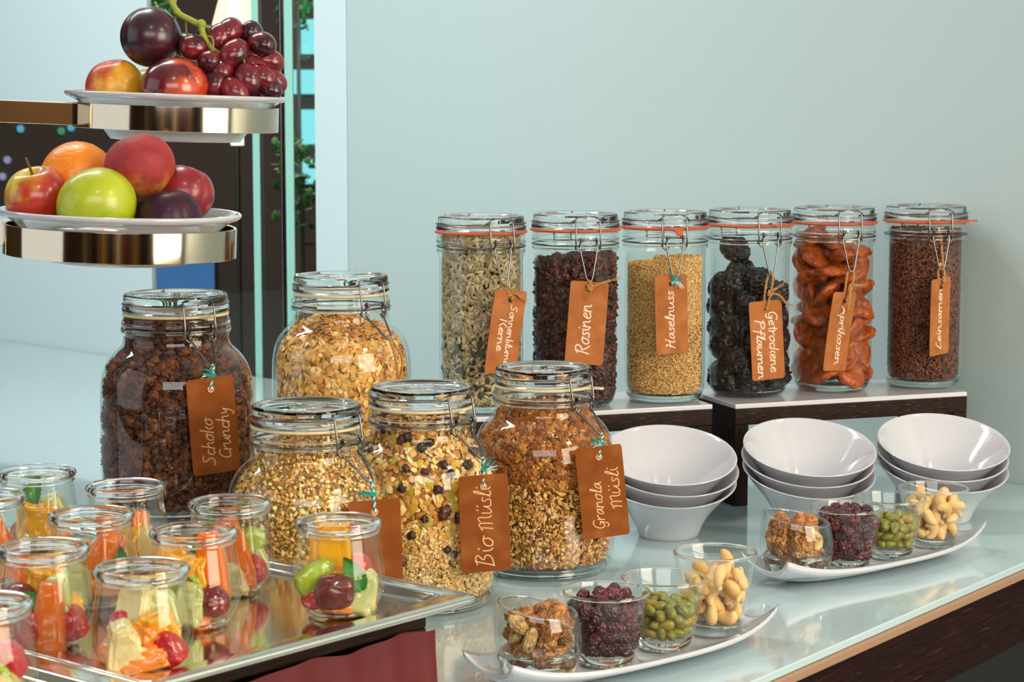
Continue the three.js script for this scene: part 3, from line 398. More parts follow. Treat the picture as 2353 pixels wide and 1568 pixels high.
const lumpA = lumpGeo(0.0095, 0.8, 2.1, 3, 2.4), lumpB = lumpGeo(0.0080, 0.9, 7.7, 3, 2.8), crumb = (() => { const g = lumpGeo(0.0036, 0.9, 4.2, 2, 1.8); g.scale(1, 1.25, 0.42); g.computeVertexNormals(); return g; })(), grain = lumpGeo(0.0015, 0.5, 1.2, 1, 2), raisinG = lumpGeo(0.0112, 0.85, 5.5, 3, 1.9), raisinS = lumpGeo(0.0100, 0.5, 8.5, 3, 2.2);

// ---------------------------------------------------------------- packing whole pieces into a round vessel
function pack(n, r, rOf, y0, yStart, seed, steps = 420) {
  const q = rng(seed), p = []; for (let i = 0; i < n; i++) { const a = q() * 6.283, k = Math.sqrt(q()) * (rOf(y0 + 0.02) - r); p.push([Math.sin(a) * k, y0 + r + (yStart - y0) * (i + q()) / n, Math.cos(a) * k]); }
  for (let s = 0; s < steps; s++) { const grav = s < steps * 0.5 ? 0.002 : s < steps * 0.8 ? 0.0008 : 0.00015; for (const a of p) a[1] -= grav;
    for (let it = 0; it < 2; it++) { for (let i = 0; i < n; i++) for (let j = i + 1; j < n; j++) { const a = p[i], b = p[j], dx = b[0] - a[0], dy = b[1] - a[1], dz = b[2] - a[2], d2 = dx * dx + dy * dy + dz * dz; if (d2 < 4 * r * r) { const d = Math.sqrt(d2) || 1e-6, k = (2 * r - d) / d * 0.5; a[0] -= dx * k; a[1] -= dy * k; a[2] -= dz * k; b[0] += dx * k; b[1] += dy * k; b[2] += dz * k; } }
      for (const a of p) { if (a[1] < y0 + r) a[1] = y0 + r; const R = rOf(a[1]) - r, h = Math.hypot(a[0], a[2]); if (h > R) { a[0] *= R / h; a[2] *= R / h; } } } }
  return p;
}
function scatter(protos, pts, pos, turn, label, category, group, seed, tiltAll = true) {
  const q = rng(seed); pts.forEach((p, i) => { const src = protos[i % protos.length]; const o = src.proto.used ? src.proto.mesh.clone() : src.proto.mesh; if (src.proto.used) o.name = numbered(src.name); src.proto.used = true; if (!o.parent) scene.add(o);
    o.position.set(p[0], p[1], p[2]).add(pos); o.rotation.set(q() * 6.283, q() * 6.283, q() * 6.283); const s = 0.9 + 0.2 * q(); o.scale.setScalar(s); o.userData = {}; tag(o, label, category, group); }); }
function proto(name, geo, mat) { const m = shade(new THREE.Mesh(geo, mat)); m.name = numbered(name); return { name, proto: { mesh: m, used: false } }; }
const NUTS = [];
// ---------------------------------------------------------------- the jars, their fillings and their tags
{
  Object.assign(WIDE.clamp, { bailY: 0.1815, lever: 0.024, out: 0.026, yTop: 0.219 });
  const RH = 0.13, LOW = 0.0935;
  const tall = [
    ['tall swing top jar of sunflower seeds, leftmost of the six on the risers', -0.0377, 2.6514, 27],
    ['tall swing top jar of raisins, second from the left on the risers', 0.0788, 2.6979, 14],
    ['tall swing top jar of ground hazelnut, third from the left on the risers', 0.1931, 2.7423, 8],
    ['tall swing top jar of black prunes, fourth from the left on the risers', 0.3053, 2.792, 20],
    ['tall swing top jar of orange dried apricots on the right riser', 0.4205, 2.8395, 13],
    ['tall swing top jar of linseed, rightmost of the six on the risers', 0.5472, 2.876, 9],
  ];
  const tabs = [{ a: 2.2, s: 1 }, { a: 2.4, s: 1 }, { a: 0.22, s: 1.25, droop: -0.5 }, { a: 0.5, s: 1, droop: 0.1 }, { a: 2.6, s: 1 }, { a: 1.35, s: 1.1, droop: 0.05 }];
  const tip = tall.map(([l, x, d, a], i) => jarFrom('tall_jar', l, at(x, RH, d), a * D2R, TALL, a, tabs[i]));
  const wide = [
    ['wide swing top jar of chocolate crunch muesli on the low riser at the left', -0.342, LOW, 2.2013, 33],
    ['wide swing top jar of rolled oats at the back beside the glass edge', -0.191, LOW, 2.4196, 42],
    ['wide swing top jar of fine oat muesli behind the fruit glasses, its tag blank', -0.1969, 0, 2.0624, 49],
    ['wide swing top jar of oat muesli with raisins, between two other wide jars', -0.0917, 0, 2.1904, 47],
    ['wide swing top jar of brown granola beside the white bowls', 0.0345, 0, 2.3449, 45],
  ];
  const wtabs = [{ a: 0.72, s: 1.1, droop: -0.1 }, null, null, { a: 0.75, s: 0.9 }, { a: 1.15, s: 1.5, droop: 0 }];
  const wtip = wide.map(([l, x, h, d, a], i) => jarFrom('wide_jar', l, at(x, h, d), a * D2R, WIDE, a, wtabs[i]));
  const place = (list, i, k = RH) => at(list[i][1], list === tall ? RH : list[i][2], list === tall ? list[i][2] : list[i][3]);

  filling('sunflower_seeds', 'greyish shelled sunflower seeds filling the leftmost tall jar', 'seeds', place(tall, 0), rTall, 0.0105, flat(0.214, 0, 0, 0.004), 0x2e2418, [
    { name: 'seed', geo: sunG, n: 4800, space: 0.0042, s: [0.85, 1.15], cols: [0xb8a482, 0xa48f6c, 0xc6b492, 0x8a7656, 0xae9468, 0x96846a], tilt: 0.28, rough: 0.5, depth: 0.0030 },
    { name: 'pumpkin_seed', geo: pepG, n: 150, s: [0.9, 1.2], cols: [0x3a3d24, 0x4a4a2a, 0x2c2a20], tilt: 0.3, rough: 0.5, depth: 0.001, lo: 0, hi: 0.42, skin: 0.0006, topShare: 0 }], 101);
  filling('raisins', 'dark brown raisins filling the second tall jar', 'raisins', place(tall, 1), rTall, 0.0105, flat(0.182, 0.1, 0.02, 0.008, 3), 0x1d0a08, [
    { name: 'raisin', geo: raisinG, n: 1900, space: 0.006, s: [0.7, 1.1], cols: [0x401a1a, 0x301214, 0x4c2220, 0x240d0e, 0x5e3026], tilt: 1, rough: 0.45, depth: 0.006, topShare: 0.2 }], 102);
  filling('ground_hazelnut', 'coarse beige ground hazelnut sloping in the third tall jar', 'nuts', place(tall, 2), rTall, 0.0105, flat(0.178, 0.12, 0, 0.006, 5), 0xcfa468, [
    { name: 'grain', warm: [1.1, 1.0, 0.85], geo: grain, n: 26000, s: [0.55, 1.3], cols: [0xeccb92, 0xe0b87a, 0xd4a866, 0xf2d8a6, 0xe2be84], tilt: 1, depth: 0.0014, topShare: 0.16 },
    { name: 'skin_bit', warm: [1.1, 1.0, 0.85], geo: grain, n: 1500, s: [0.6, 1.2], cols: [0x8a4a20, 0x9c5c2c, 0x70381a], tilt: 1, depth: 0.0008, skin: 0.0005, hi: 0.5, lo: 0 }], 103);
  filling('linseed', 'reddish brown linseed filling the rightmost tall jar', 'seeds', place(tall, 5), rTall, 0.0105, flat(0.209, 0, 0, 0.003, 6), 0x3a1a10, [
    { name: 'linseed_grain', geo: flaxG, n: 16500, s: [0.85, 1.2], cols: [0x6a3424, 0x7a402a, 0x562a1c, 0x623020, 0x845034], tilt: 0.4, rough: 0.32, depth: 0.002 }], 104);
  filling('chocolate_crunch', 'dark chocolate crunch clusters filling the jar on the low riser', 'muesli', place(wide, 0), rWide, 0.0128, flat(0.196, 0, 0, 0.005, 7), 0x1c0c06, [
    { name: 'cluster', geo: lumpA, n: 2600, space: 0.0055, s: [0.6, 1.25], cols: [0x5a2c14, 0x6c3618, 0x4a2210, 0x7c4420, 0x3c1a0c], tilt: 1, depth: 0.007, rough: 0.6 },
    { name: 'crumb', geo: crumb, n: 4200, s: [0.7, 1.5], cols: [0x7c4420, 0x643016, 0x50260f, 0x8c5228], tilt: 1, depth: 0.004 },
    { name: 'flake', geo: oatB, n: 420, s: [0.6, 1.0], cols: [0x9a5a28, 0xb87838, 0x7c4420], depth: 0.002 }], 105);
  filling('rolled_oats', 'pale golden rolled oats heaped in the jar at the back', 'oats', place(wide, 1), rWide, 0.0128, flat(0.166, -0.05, 0, 0.004, 8, 0.013), 0xa07c44, [
    { name: 'oat_flake', warm: [1.18, 1.02, 0.86], geo: oatA, n: 5200, space: 0.0045, s: [0.8, 1.25], cols: [0xe2bc7c, 0xd4a862, 0xecd09c, 0xc4924e, 0xdcb26c], tilt: 0.5, depth: 0.006, topShare: 0.22 },
    { name: 'oat_curl', warm: [1.18, 1.02, 0.86], geo: oatC, n: 2200, s: [0.7, 1.1], cols: [0xcc9c58, 0xdfb97c, 0xb88444], tilt: 0.8, depth: 0.004, topShare: 0.25 },
    { name: 'oat_crumb', warm: [1.18, 1.02, 0.86], geo: crumb, n: 5000, s: [0.4, 0.9], cols: [0xe4c48c, 0xd4ac6c, 0xc09450], tilt: 1, depth: 0.003, lo: 0, hi: 0.42, topShare: 0 }], 106);
  filling('fine_oat_muesli', 'fine pale oat muesli filling the jar behind the fruit glasses', 'muesli', place(wide, 2), rWide, 0.0128, flat(0.186, 0, 0, 0.003, 9, 0.004), 0x9a7844, [
    { name: 'oat_flake', warm: [1.34, 1.22, 1.02], geo: oatB, n: 6800, space: 0.0032, s: [0.5, 0.95], cols: [0xe2c084, 0xd4aa66, 0xc69650, 0xac7a3c, 0xecd2a0], tilt: 0.7, depth: 0.005 },
    { name: 'oat_crumb', warm: [1.34, 1.22, 1.02], geo: crumb, n: 7500, s: [0.45, 1.0], cols: [0xe0be80, 0xc4965a, 0xa87838, 0x86602c], tilt: 1, depth: 0.003 }], 107);
  filling('fruit_muesli', 'oat muesli with raisins and yellow corn flakes filling the middle jar', 'muesli', place(wide, 3), rWide, 0.0128, flat(0.188, 0, 0, 0.005, 10), 0x8a6634, [
    { name: 'oat_flake', warm: [1.2, 1.08, 0.95], geo: oatA, n: 4600, space: 0.0042, s: [0.65, 1.15], cols: [0xe6c284, 0xd2a460, 0xc08a48, 0xeed4a0, 0xb47a3a], tilt: 0.6, depth: 0.005, lo: 0.24, hi: 1 },
    { name: 'oat_crumb', warm: [1.2, 1.08, 0.95], geo: crumb, n: 7200, s: [0.5, 1.1], cols: [0xead2a0, 0xdcbb82, 0xc79e60], tilt: 1, depth: 0.003, lo: 0, hi: 0.45, topShare: 0 },
    { name: 'oat_bit', warm: [1.2, 1.08, 0.95], geo: oatB, n: 3000, s: [0.4, 0.8], cols: [0xead2a0, 0xdcbb82, 0xc79e60], tilt: 0.8, depth: 0.002, lo: 0, hi: 0.4, topShare: 0 },
    { name: 'corn_flake', geo: oatA, n: 150, s: [1.2, 1.7], cols: [0xc9a83a, 0xd8b440, 0xb89a44, 0xd0a030], tilt: 0.4, depth: 0.001, skin: 0.0004, lo: 0.35, hi: 1, topShare: 0.2 },
    { name: 'raisin', geo: raisinS, n: 120, s: [0.75, 1.15], cols: [0x3c1a18, 0x54281e, 0x2c1412], tilt: 1, depth: 0.001, skin: 0.001, lo: 0.22, hi: 1, rough: 0.4 }], 108);
  filling('granola', 'golden brown granola clusters in the jar beside the bowls', 'granola', place(wide, 4), rWide, 0.0128, flat(0.176, 0, 0, 0.006, 11, 0.006), 0x5c3614, [
    { name: 'cluster', warm: [0.85, 0.72, 0.6], geo: lumpB, n: 2300, s: [0.6, 1.25], cols: [0xa8682c, 0xbc7c38, 0x94571f, 0xc88c48], tilt: 1, depth: 0.006, lo: 0.56, hi: 1, topShare: 0.2 },
    { name: 'crumb', warm: [1.12, 1.0, 0.8], geo: crumb, n: 12000, s: [0.5, 1.3], cols: [0xc28c4a, 0xa8692c, 0xdab072, 0x8c5520, 0xe6c890], tilt: 1, depth: 0.003 },
    { name: 'oat_flake', warm: [1.12, 1.0, 0.8], geo: oatB, n: 2600, s: [0.4, 0.8], cols: [0xd9b070, 0xc9934e, 0xe8cc96], tilt: 0.8, depth: 0.003, lo: 0, hi: 0.75 }], 109);

  // countable pieces: prunes and apricots
  const apricot = (seed) => colorize(deform(ball(12), (v) => { const rim = 1 + 0.12 * fbm(v.x * 2 + seed, v.z * 2, v.y, 2), w = 0.24 * fbm(v.x * 2.4 + seed * 2, v.y * 2.4, v.z * 2.4, 2); const dent = -0.28 * Math.exp(-(v.x * v.x + v.z * v.z) * 4) * Math.sign(v.y); v.set(v.x * 0.0245 * rim, (v.y * 0.5 + dent * 0.5 + w * 1.3 + 0.18 * v.x * v.z) * 0.0175, v.z * 0.0228 * rim); }), (v, c) => c.set(0xd8660c).lerp(srgb(0x8a2c06), clamp(0.35 + fbm(v.x * 90 + seed, v.y * 90, v.z * 90, 3) * 1.5, 0, 1)));
  const prune = (seed) => deform(ball(13), (v) => { const f = 1 + 0.10 * fbm(v.x * 1.4 + seed, v.y * 1.4, v.z * 1.4, 2); const w = Math.min(0.3, 0.9 * Math.abs(fbm(v.x * 2.2 + seed, v.y * 2.2, v.z * 1.2, 3))); v.set(v.x * 0.0200, v.y * 0.0145, v.z * 0.0172).multiplyScalar(f - w + 0.2); });
  const mApr = P({ color: 0xffffff, vertexColors: true, roughness: 0.46, transmission: 0.3, thickness: 0, clearcoat: 0.15 }), mPru = P({ color: srgb(0x130d12), roughness: 0.45, clearcoat: 0.15, clearcoatRoughness: 0.3 });
  scatter([1, 5, 9].map((s) => proto('dried_apricot', apricot(s), mApr)), pack(74, 0.0147, rTall, 0.0108, 0.9, 21).filter((p) => p[1] < 0.203), place(tall, 4), 0, 'soft orange dried apricot among others in the tall jar', 'apricot', 'dried apricots in the tall jar', 31);
  const pp = pack(66, 0.0138, rTall, 0.0108, 0.8, 22).filter((p) => p[1] < 0.16 || (p[1] < 0.195 && p[0] < -0.012));
  scatter([2, 6, 11].map((s) => proto('prune', prune(s), mPru)), pp, place(tall, 3), 0, 'wrinkled black prune among others in the tall jar', 'prune', 'prunes in the tall jar', 32);

  // tags
  const K = '174,106,58', KD = '132,70,26', inkD = 'rgba(226,190,150,0.92)';
  const T = [
    { tip: tip[0], pos: at(-0.0018, 0.272, 2.588), ry: 34, rz: -6, w: 0.046, h: 0.101, base: K, string: 'jute', tails: [[0.016, -0.006, 0.003], [0.004, 0.004, 0.004]], bend: -0.006, label: 'kraft tag lettered for sunflower seeds on the leftmost tall jar', lines: [['Sonnenblumen', 142, 92, 6.2, 1, 6, 0.1, 1.16], ['Kerne', 72, 182, 6.4, 1, 7, 0.1, 1.4]] },
    { tip: tip[1], pos: at(0.0937, 0.2784, 2.634), ry: 9, rz: -4.5, w: 0.0475, h: 0.101, base: K, string: 'jute', tails: [[0.024, 0.010, 0.004]], bend: 0.002, label: 'kraft tag lettered Rosinen on the tall raisin jar', lines: [['Rosinen', 154, 470, 10.2, -1, 8]] },
    { tip: tip[2], pos: at(0.1963, 0.2836, 2.676), ry: 20, rz: 3, w: 0.0435, h: 0.099, base: K, string: 'teal', tails: [[-0.5, 1, 0.3], [0.7, -0.6, 0.4], [1, 0.25, 0.3], [0.5, -0.8, 0.3]], bend: -0.003, label: 'kraft tag with a teal bow on the ground hazelnut jar', lines: [['Haselnuss', 150, 500, 8.4, -1, 7, 0.18, 1.18]] },
    { tip: tip[3], pos: at(0.3191, 0.246, 2.727), ry: 22, rz: 3, w: 0.0465, h: 0.1, base: K, string: 'jute', tails: [[0.020, -0.014, 0.004], [0.008, 0.006, 0.004]], bend: 0.002, label: 'kraft tag with two written lines on the prune jar', lines: [['Getrockene', 146, 72, 8, 1, 7, 0.15, 1.17], ['Pflaumen', 46, 128, 7.8, 1, 7.5, 0.15, 1.3]] },
    { tip: tip[4], pos: at(0.4256, 0.2526, 2.772), ry: 42, rz: -4, w: 0.0455, h: 0.102, base: K, string: 'jute', tails: [[-0.010, -0.030, 0.006], [0.012, 0.002, 0.003]], bend: -0.007, label: 'kraft tag with trailing frayed string on the apricot jar', lines: [['Aprikosen', 116, 96, 8.4, 1, 8, 0.15, 1.2]] },
    { tip: tip[5], pos: at(0.5558, 0.2676, 2.807), ry: 45, rz: 3, w: 0.0435, h: 0.101, base: K, string: 'jute', tails: [[-0.012, 0.046, 0.004]], bend: -0.003, label: 'narrow looking kraft tag on the linseed jar, rightmost tag', lines: [['Leinsamen', 150, 500, 8, -1, 7.5, 0.18, 1.22]] },
    { big: true, tip: wtip[0], pos: at(-0.2962, 0.23, 2.118), ry: 24, rz: 4.5, w: 0.048, h: 0.0965, base: KD, ink: inkD, string: 'teal', tails: [[-0.8, 0.4, 0.3]], bend: -0.003, label: 'brown tag lettered Schoko on the chocolate crunch jar', lines: [['Schoko', 126, 490, 8, -1, 5.5, 0.2, 1.12], ['Crunchy', 216, 466, 8, -1, 5.5, 0.2, 1.14]] },
    { big: true, tip: wtip[2], pos: at(-0.1283, 0.131, 1.998), ry: 18, rz: 1.5, w: 0.05, h: 0.097, base: KD, ink: inkD, string: 'teal', tails: [[-1, 0.2, 0.2]], bend: 0.001, label: 'blank brown tag half hidden behind the right fruit glass', lines: [] },
    { big: true, tip: wtip[3], pos: at(-0.0283, 0.133, 2.118), ry: 12, rz: 2.3, w: 0.05, h: 0.098, base: KD, ink: inkD, string: 'teal', tails: [[0.6, 0.7, 0.3], [1, 0.2, 0.3]], bend: -0.001, label: 'brown tag lettered Bio Müsli on the middle muesli jar', lines: [['Bio', 170, 506, 11, -1, 7, 0.18, 1.12], ['Müsli', 168, 304, 10.4, -1, 6, 0.2, 1.06]] },
    { big: true, tip: wtip[4], pos: at(0.092, 0.136, 2.272), ry: 9, rz: 5.7, w: 0.0505, h: 0.098, base: KD, ink: inkD, string: 'teal', tails: [[-1, 0.5, 0.3], [-0.9, 0.1, 0.3]], bend: 0.001, label: 'brown tag lettered Granola hanging from the granola jar', lines: [['Granola', 126, 488, 7.5, -1, 6, 0.2, 1.13], ['Müsli', 226, 372, 8.4, -1, 6, 0.2, 1.36]] },
  ];
  T.forEach((o, i) => { o.ry *= D2R; o.rz *= D2R; o.seed = 300 + i * 11; const inv = new THREE.Quaternion().setFromEuler(new THREE.Euler(o.rx || 0, o.ry, o.rz, 'YXZ')).invert(); const u = o.tip.clone().sub(o.pos).applyQuaternion(inv); o.up = [u.x, u.y, u.z]; hangTag(o); });
  // the oat jar carries only a loop of string
  const sl = wtip[1]; single('string_loop', merge([...twist2([[0, 0.001, 0.002], [0.006, -0.02, 0.002], [0.009, -0.045, -0.006], [0.013, -0.02, 0], [0.001, 0.002, -0.002]], 0.0008, 12), ...fuzz([0.009, -0.045, -0.006], [0.2, -1, 0], 6, 0.02, 0.0003, 5)]), M.jute, 'loose loop of jute string hanging from the oat jar lever', 'string', sl);
}

// ---------------------------------------------------------------- white bowls in three stacks
{
  const out = smooth([[0.0346, 0.0012], [0.0358, 0.003], [0.0388, 0.011], [0.0432, 0.0205], [0.0515, 0.0335], [0.0625, 0.0475], [0.0722, 0.0598], [0.0785, 0.0680]], 4), inn = smooth([[0.0797, 0.0694], [0.0788, 0.0706], [0.0765, 0.0695], [0.0695, 0.0618], [0.0590, 0.0490], [0.0482, 0.0355], [0.0400, 0.0225], [0.0340, 0.0125], [0.026, 0.0082], [0, 0.0075]], 4);
  const g = lathe([[0, 0.002], [0.031, 0.002], [0.0322, 0], [0.0338, 0], ...out, ...inn], 96);
  deform(g, (v) => { v.y -= 0.27 * v.z * Math.pow(clamp(v.y / 0.068, 0, 1.1), 1.3); });
  const mesh = shade(new THREE.Mesh(g, M.china));
  const q = rng(9); const names = [['left', 'beside the granola jar'], ['middle', 'in front of the right riser'], ['right', 'nearest the right edge']];
  [[0.1852, 2.517], [0.3556, 2.5731], [0.5235, 2.612]].forEach(([x, d], s) => { for (let k = 0; k < 3; k++) { const o = mesh.clone(); o.name = numbered('slanted_bowl'); o.position.copy(at(x + (q() - 0.5) * 0.004, k * 0.0135, d + (q() - 0.5) * 0.003)); o.rotation.y = (9 + (q() - 0.5) * 8) * D2R; scene.add(o);
    tag(o, `${['lowest', 'middle', 'topmost'][k]} white bowl of the ${names[s][0]} stack ${names[s][1]}`, 'bowl', 'white slanted bowls stacked on the counter'); } });
}

// ---------------------------------------------------------------- platters with small glasses
const platterTop = (u, v) => 0.0050 + 0.0135 * Math.pow(Math.abs(u), 4.5) + 0.0135 * Math.pow(Math.abs(v), 2.4) + 0.0035 * Math.pow(Math.abs(u), 5) * v * v;
{
  const nu = 64, nv = 20, pos = [], ix = []; const HL = 0.170;
  const pt = (u, v, low) => { const w = 0.0600 - 0.0270 * u * u, x = HL * u * (1 - 0.05 * (1 - v * v) * Math.pow(Math.abs(u), 6)), t = 0.0050 * (low ? 1 : 0); const in_ = low ? 0.99 : 1, iz = low ? 0.985 - 0.13 * (1 - v * v) * Math.abs(v) * (1 - Math.pow(u, 6)) : 1; return [x * in_, Math.max(0, platterTop(u, v) - t * (1 + 0.3 * Math.abs(u))), v * w * iz]; };
  for (const low of [0, 1]) for (let i = 0; i <= nu; i++) for (let j = 0; j <= nv; j++) pos.push(...pt(i / nu * 2 - 1, j / nv * 2 - 1, low));
  const N = (nu + 1) * (nv + 1), id = (l, i, j) => l * N + i * (nv + 1) + j;
  for (let i = 0; i < nu; i++) for (let j = 0; j < nv; j++) { ix.push(id(0, i, j), id(0, i, j + 1), id(0, i + 1, j), id(0, i + 1, j), id(0, i, j + 1), id(0, i + 1, j + 1)); ix.push(id(1, i, j), id(1, i + 1, j), id(1, i, j + 1), id(1, i + 1, j), id(1, i + 1, j + 1), id(1, i, j + 1)); }
  for (let i = 0; i < nu; i++) for (const [j, s] of [[0, 1], [nv, 0]]) { const a = id(0, i, j), b = id(0, i + 1, j), c = id(1, i, j), d = id(1, i + 1, j); if (s) ix.push(a, b, c, b, d, c); else ix.push(a, c, b, b, c, d); }
  for (let j = 0; j < nv; j++) for (const [i, s] of [[0, 0], [nu, 1]]) { const a = id(0, i, j), b = id(0, i, j + 1), c = id(1, i, j), d = id(1, i, j + 1); if (s) ix.push(a, b, c, b, d, c); else ix.push(a, c, b, b, c, d); }
  const g = new THREE.BufferGeometry(); g.setAttribute('position', new THREE.Float32BufferAttribute(pos, 3)); g.setIndex(ix); g.computeVertexNormals(); if (volume(g) < 0) flip(g);
  const YAW = 41 * D2R, plat = [[0.106, 1.948, 'white boat shaped platter in the foreground holding four glasses'], [0.3925, 2.3545, 'white boat shaped platter in front of the bowls holding four glasses']];
  const cupOut = [[0.0235, 0.0002], [0.0252, 0.0012], [0.0258, 0.004], [0.0398, 0.0655]], cupIn = [[0.022, 0.0118], [0.0248, 0.0135], [0.0262, 0.018], [0.0376, 0.0655]];
  const cupBase = [[0, 0.0010], [0.0228, 0.0007], [0.0245, 0.0016], [0.0252, 0.0045], [0.0262, 0.0092], [0.0225, 0.0108], [0, 0.0104]];
  const barOut = smooth([[0.026, 0.0003], [0.0318, 0.002], [0.0350, 0.010], [0.0385, 0.028], [0.0388, 0.040], [0.0368, 0.056], [0.0352, 0.0625]], 4), barIn = smooth([[0.012, 0.0172], [0.0250, 0.0215], [0.0332, 0.031], [0.0360, 0.040], [0.0345, 0.056], [0.0333, 0.0625]], 4);
  const barBase = [[0, 0.001], [0.026, 0.0009], [0.0312, 0.0026], [0.0342, 0.0105], [0.0364, 0.021], [0.0330, 0.0262], [0.0240, 0.0188], [0.012, 0.0158], [0, 0.0154]];
  const slant = (gg) => deform(gg, (v) => { v.y -= 0.17 * v.x * sstep(0.018, 0.0625, v.y) ; });
  const uOf = (i) => [-0.60, -0.19, 0.22, 0.63][i];
  plat.forEach(([x, d, label], pI) => {
    const p = single('boat_platter', g, M.china, label, 'platter', at(x, 0, d)); p.rotation.y = YAW;
    const where = pI ? 'far platter before the bowls' : 'near platter in the foreground', W = pI ? 'far platter' : 'near platter';
    const offs = pI ? [[-0.123, 0.004], [-0.042, 0.004], [0.036, 0], [0.1165, -0.003]] : [[-0.112, 0.002], [-0.030, 0.003], [0.049, -0.002], [0.121, -0.006]];
    offs.forEach(([a, b], i) => {
      const u = a / 0.17; const yb = platterTop(Math.max(0, Math.abs(u) - 0.12), 0.3) + 0.0006; const tilt = 0.27 * 0.5 * 0.17 * Math.pow(Math.abs(u), 3.5) * Math.sign(u) * 3.2;
      const wx = x + a * Math.cos(YAW) + b * Math.sin(YAW), wd = d + a * Math.sin(YAW) - b * Math.cos(YAW);
      const pos0 = at(wx, yb, wd);
      if (i === 0) {
        const c = thing('slanted_glass', `low round glass with slanted rim, full of walnuts, on the ${where}`, 'glass', pos0, pI ? -0.15 : -0.05);
        part('wall', slant(lathe(barOut, 72)), M.jarPane, c); part('inner_wall', slant(lathe(barIn, 64)), M.innerPane, c); part('glass_base', lathe(barBase, 64), M.glass, c); part('rim', slant(torus(0.0343, 0.0012, 0.0627, 72, 8)), M.glass, c);
      } else {
        const tallCup = pI === 0 && i === 3, k = tallCup ? 1.18 : 1; const nm = ['', 'dried cranberries', 'green pistachio kernels', 'cashews'][i];
        const c = thing('nut_glass', `${tallCup ? 'tall ' : ''}tapered glass of ${nm} on the ${where}`, 'glass', pos0); c.scale.set(1, k, 1);
        part('wall', lathe(cupOut, 72), M.jarPane, c); part('inner_wall', lathe(cupIn, 64), M.innerPane, c); part('glass_base', lathe(cupBase, 64), M.glass, c); part('rim', torus(0.0387, 0.0014, 0.0657, 72, 8), M.glass, c);
      }
      NUTS.push([i, pI, pos0, W, pI === 0 && i === 3]);
    });
  });
}
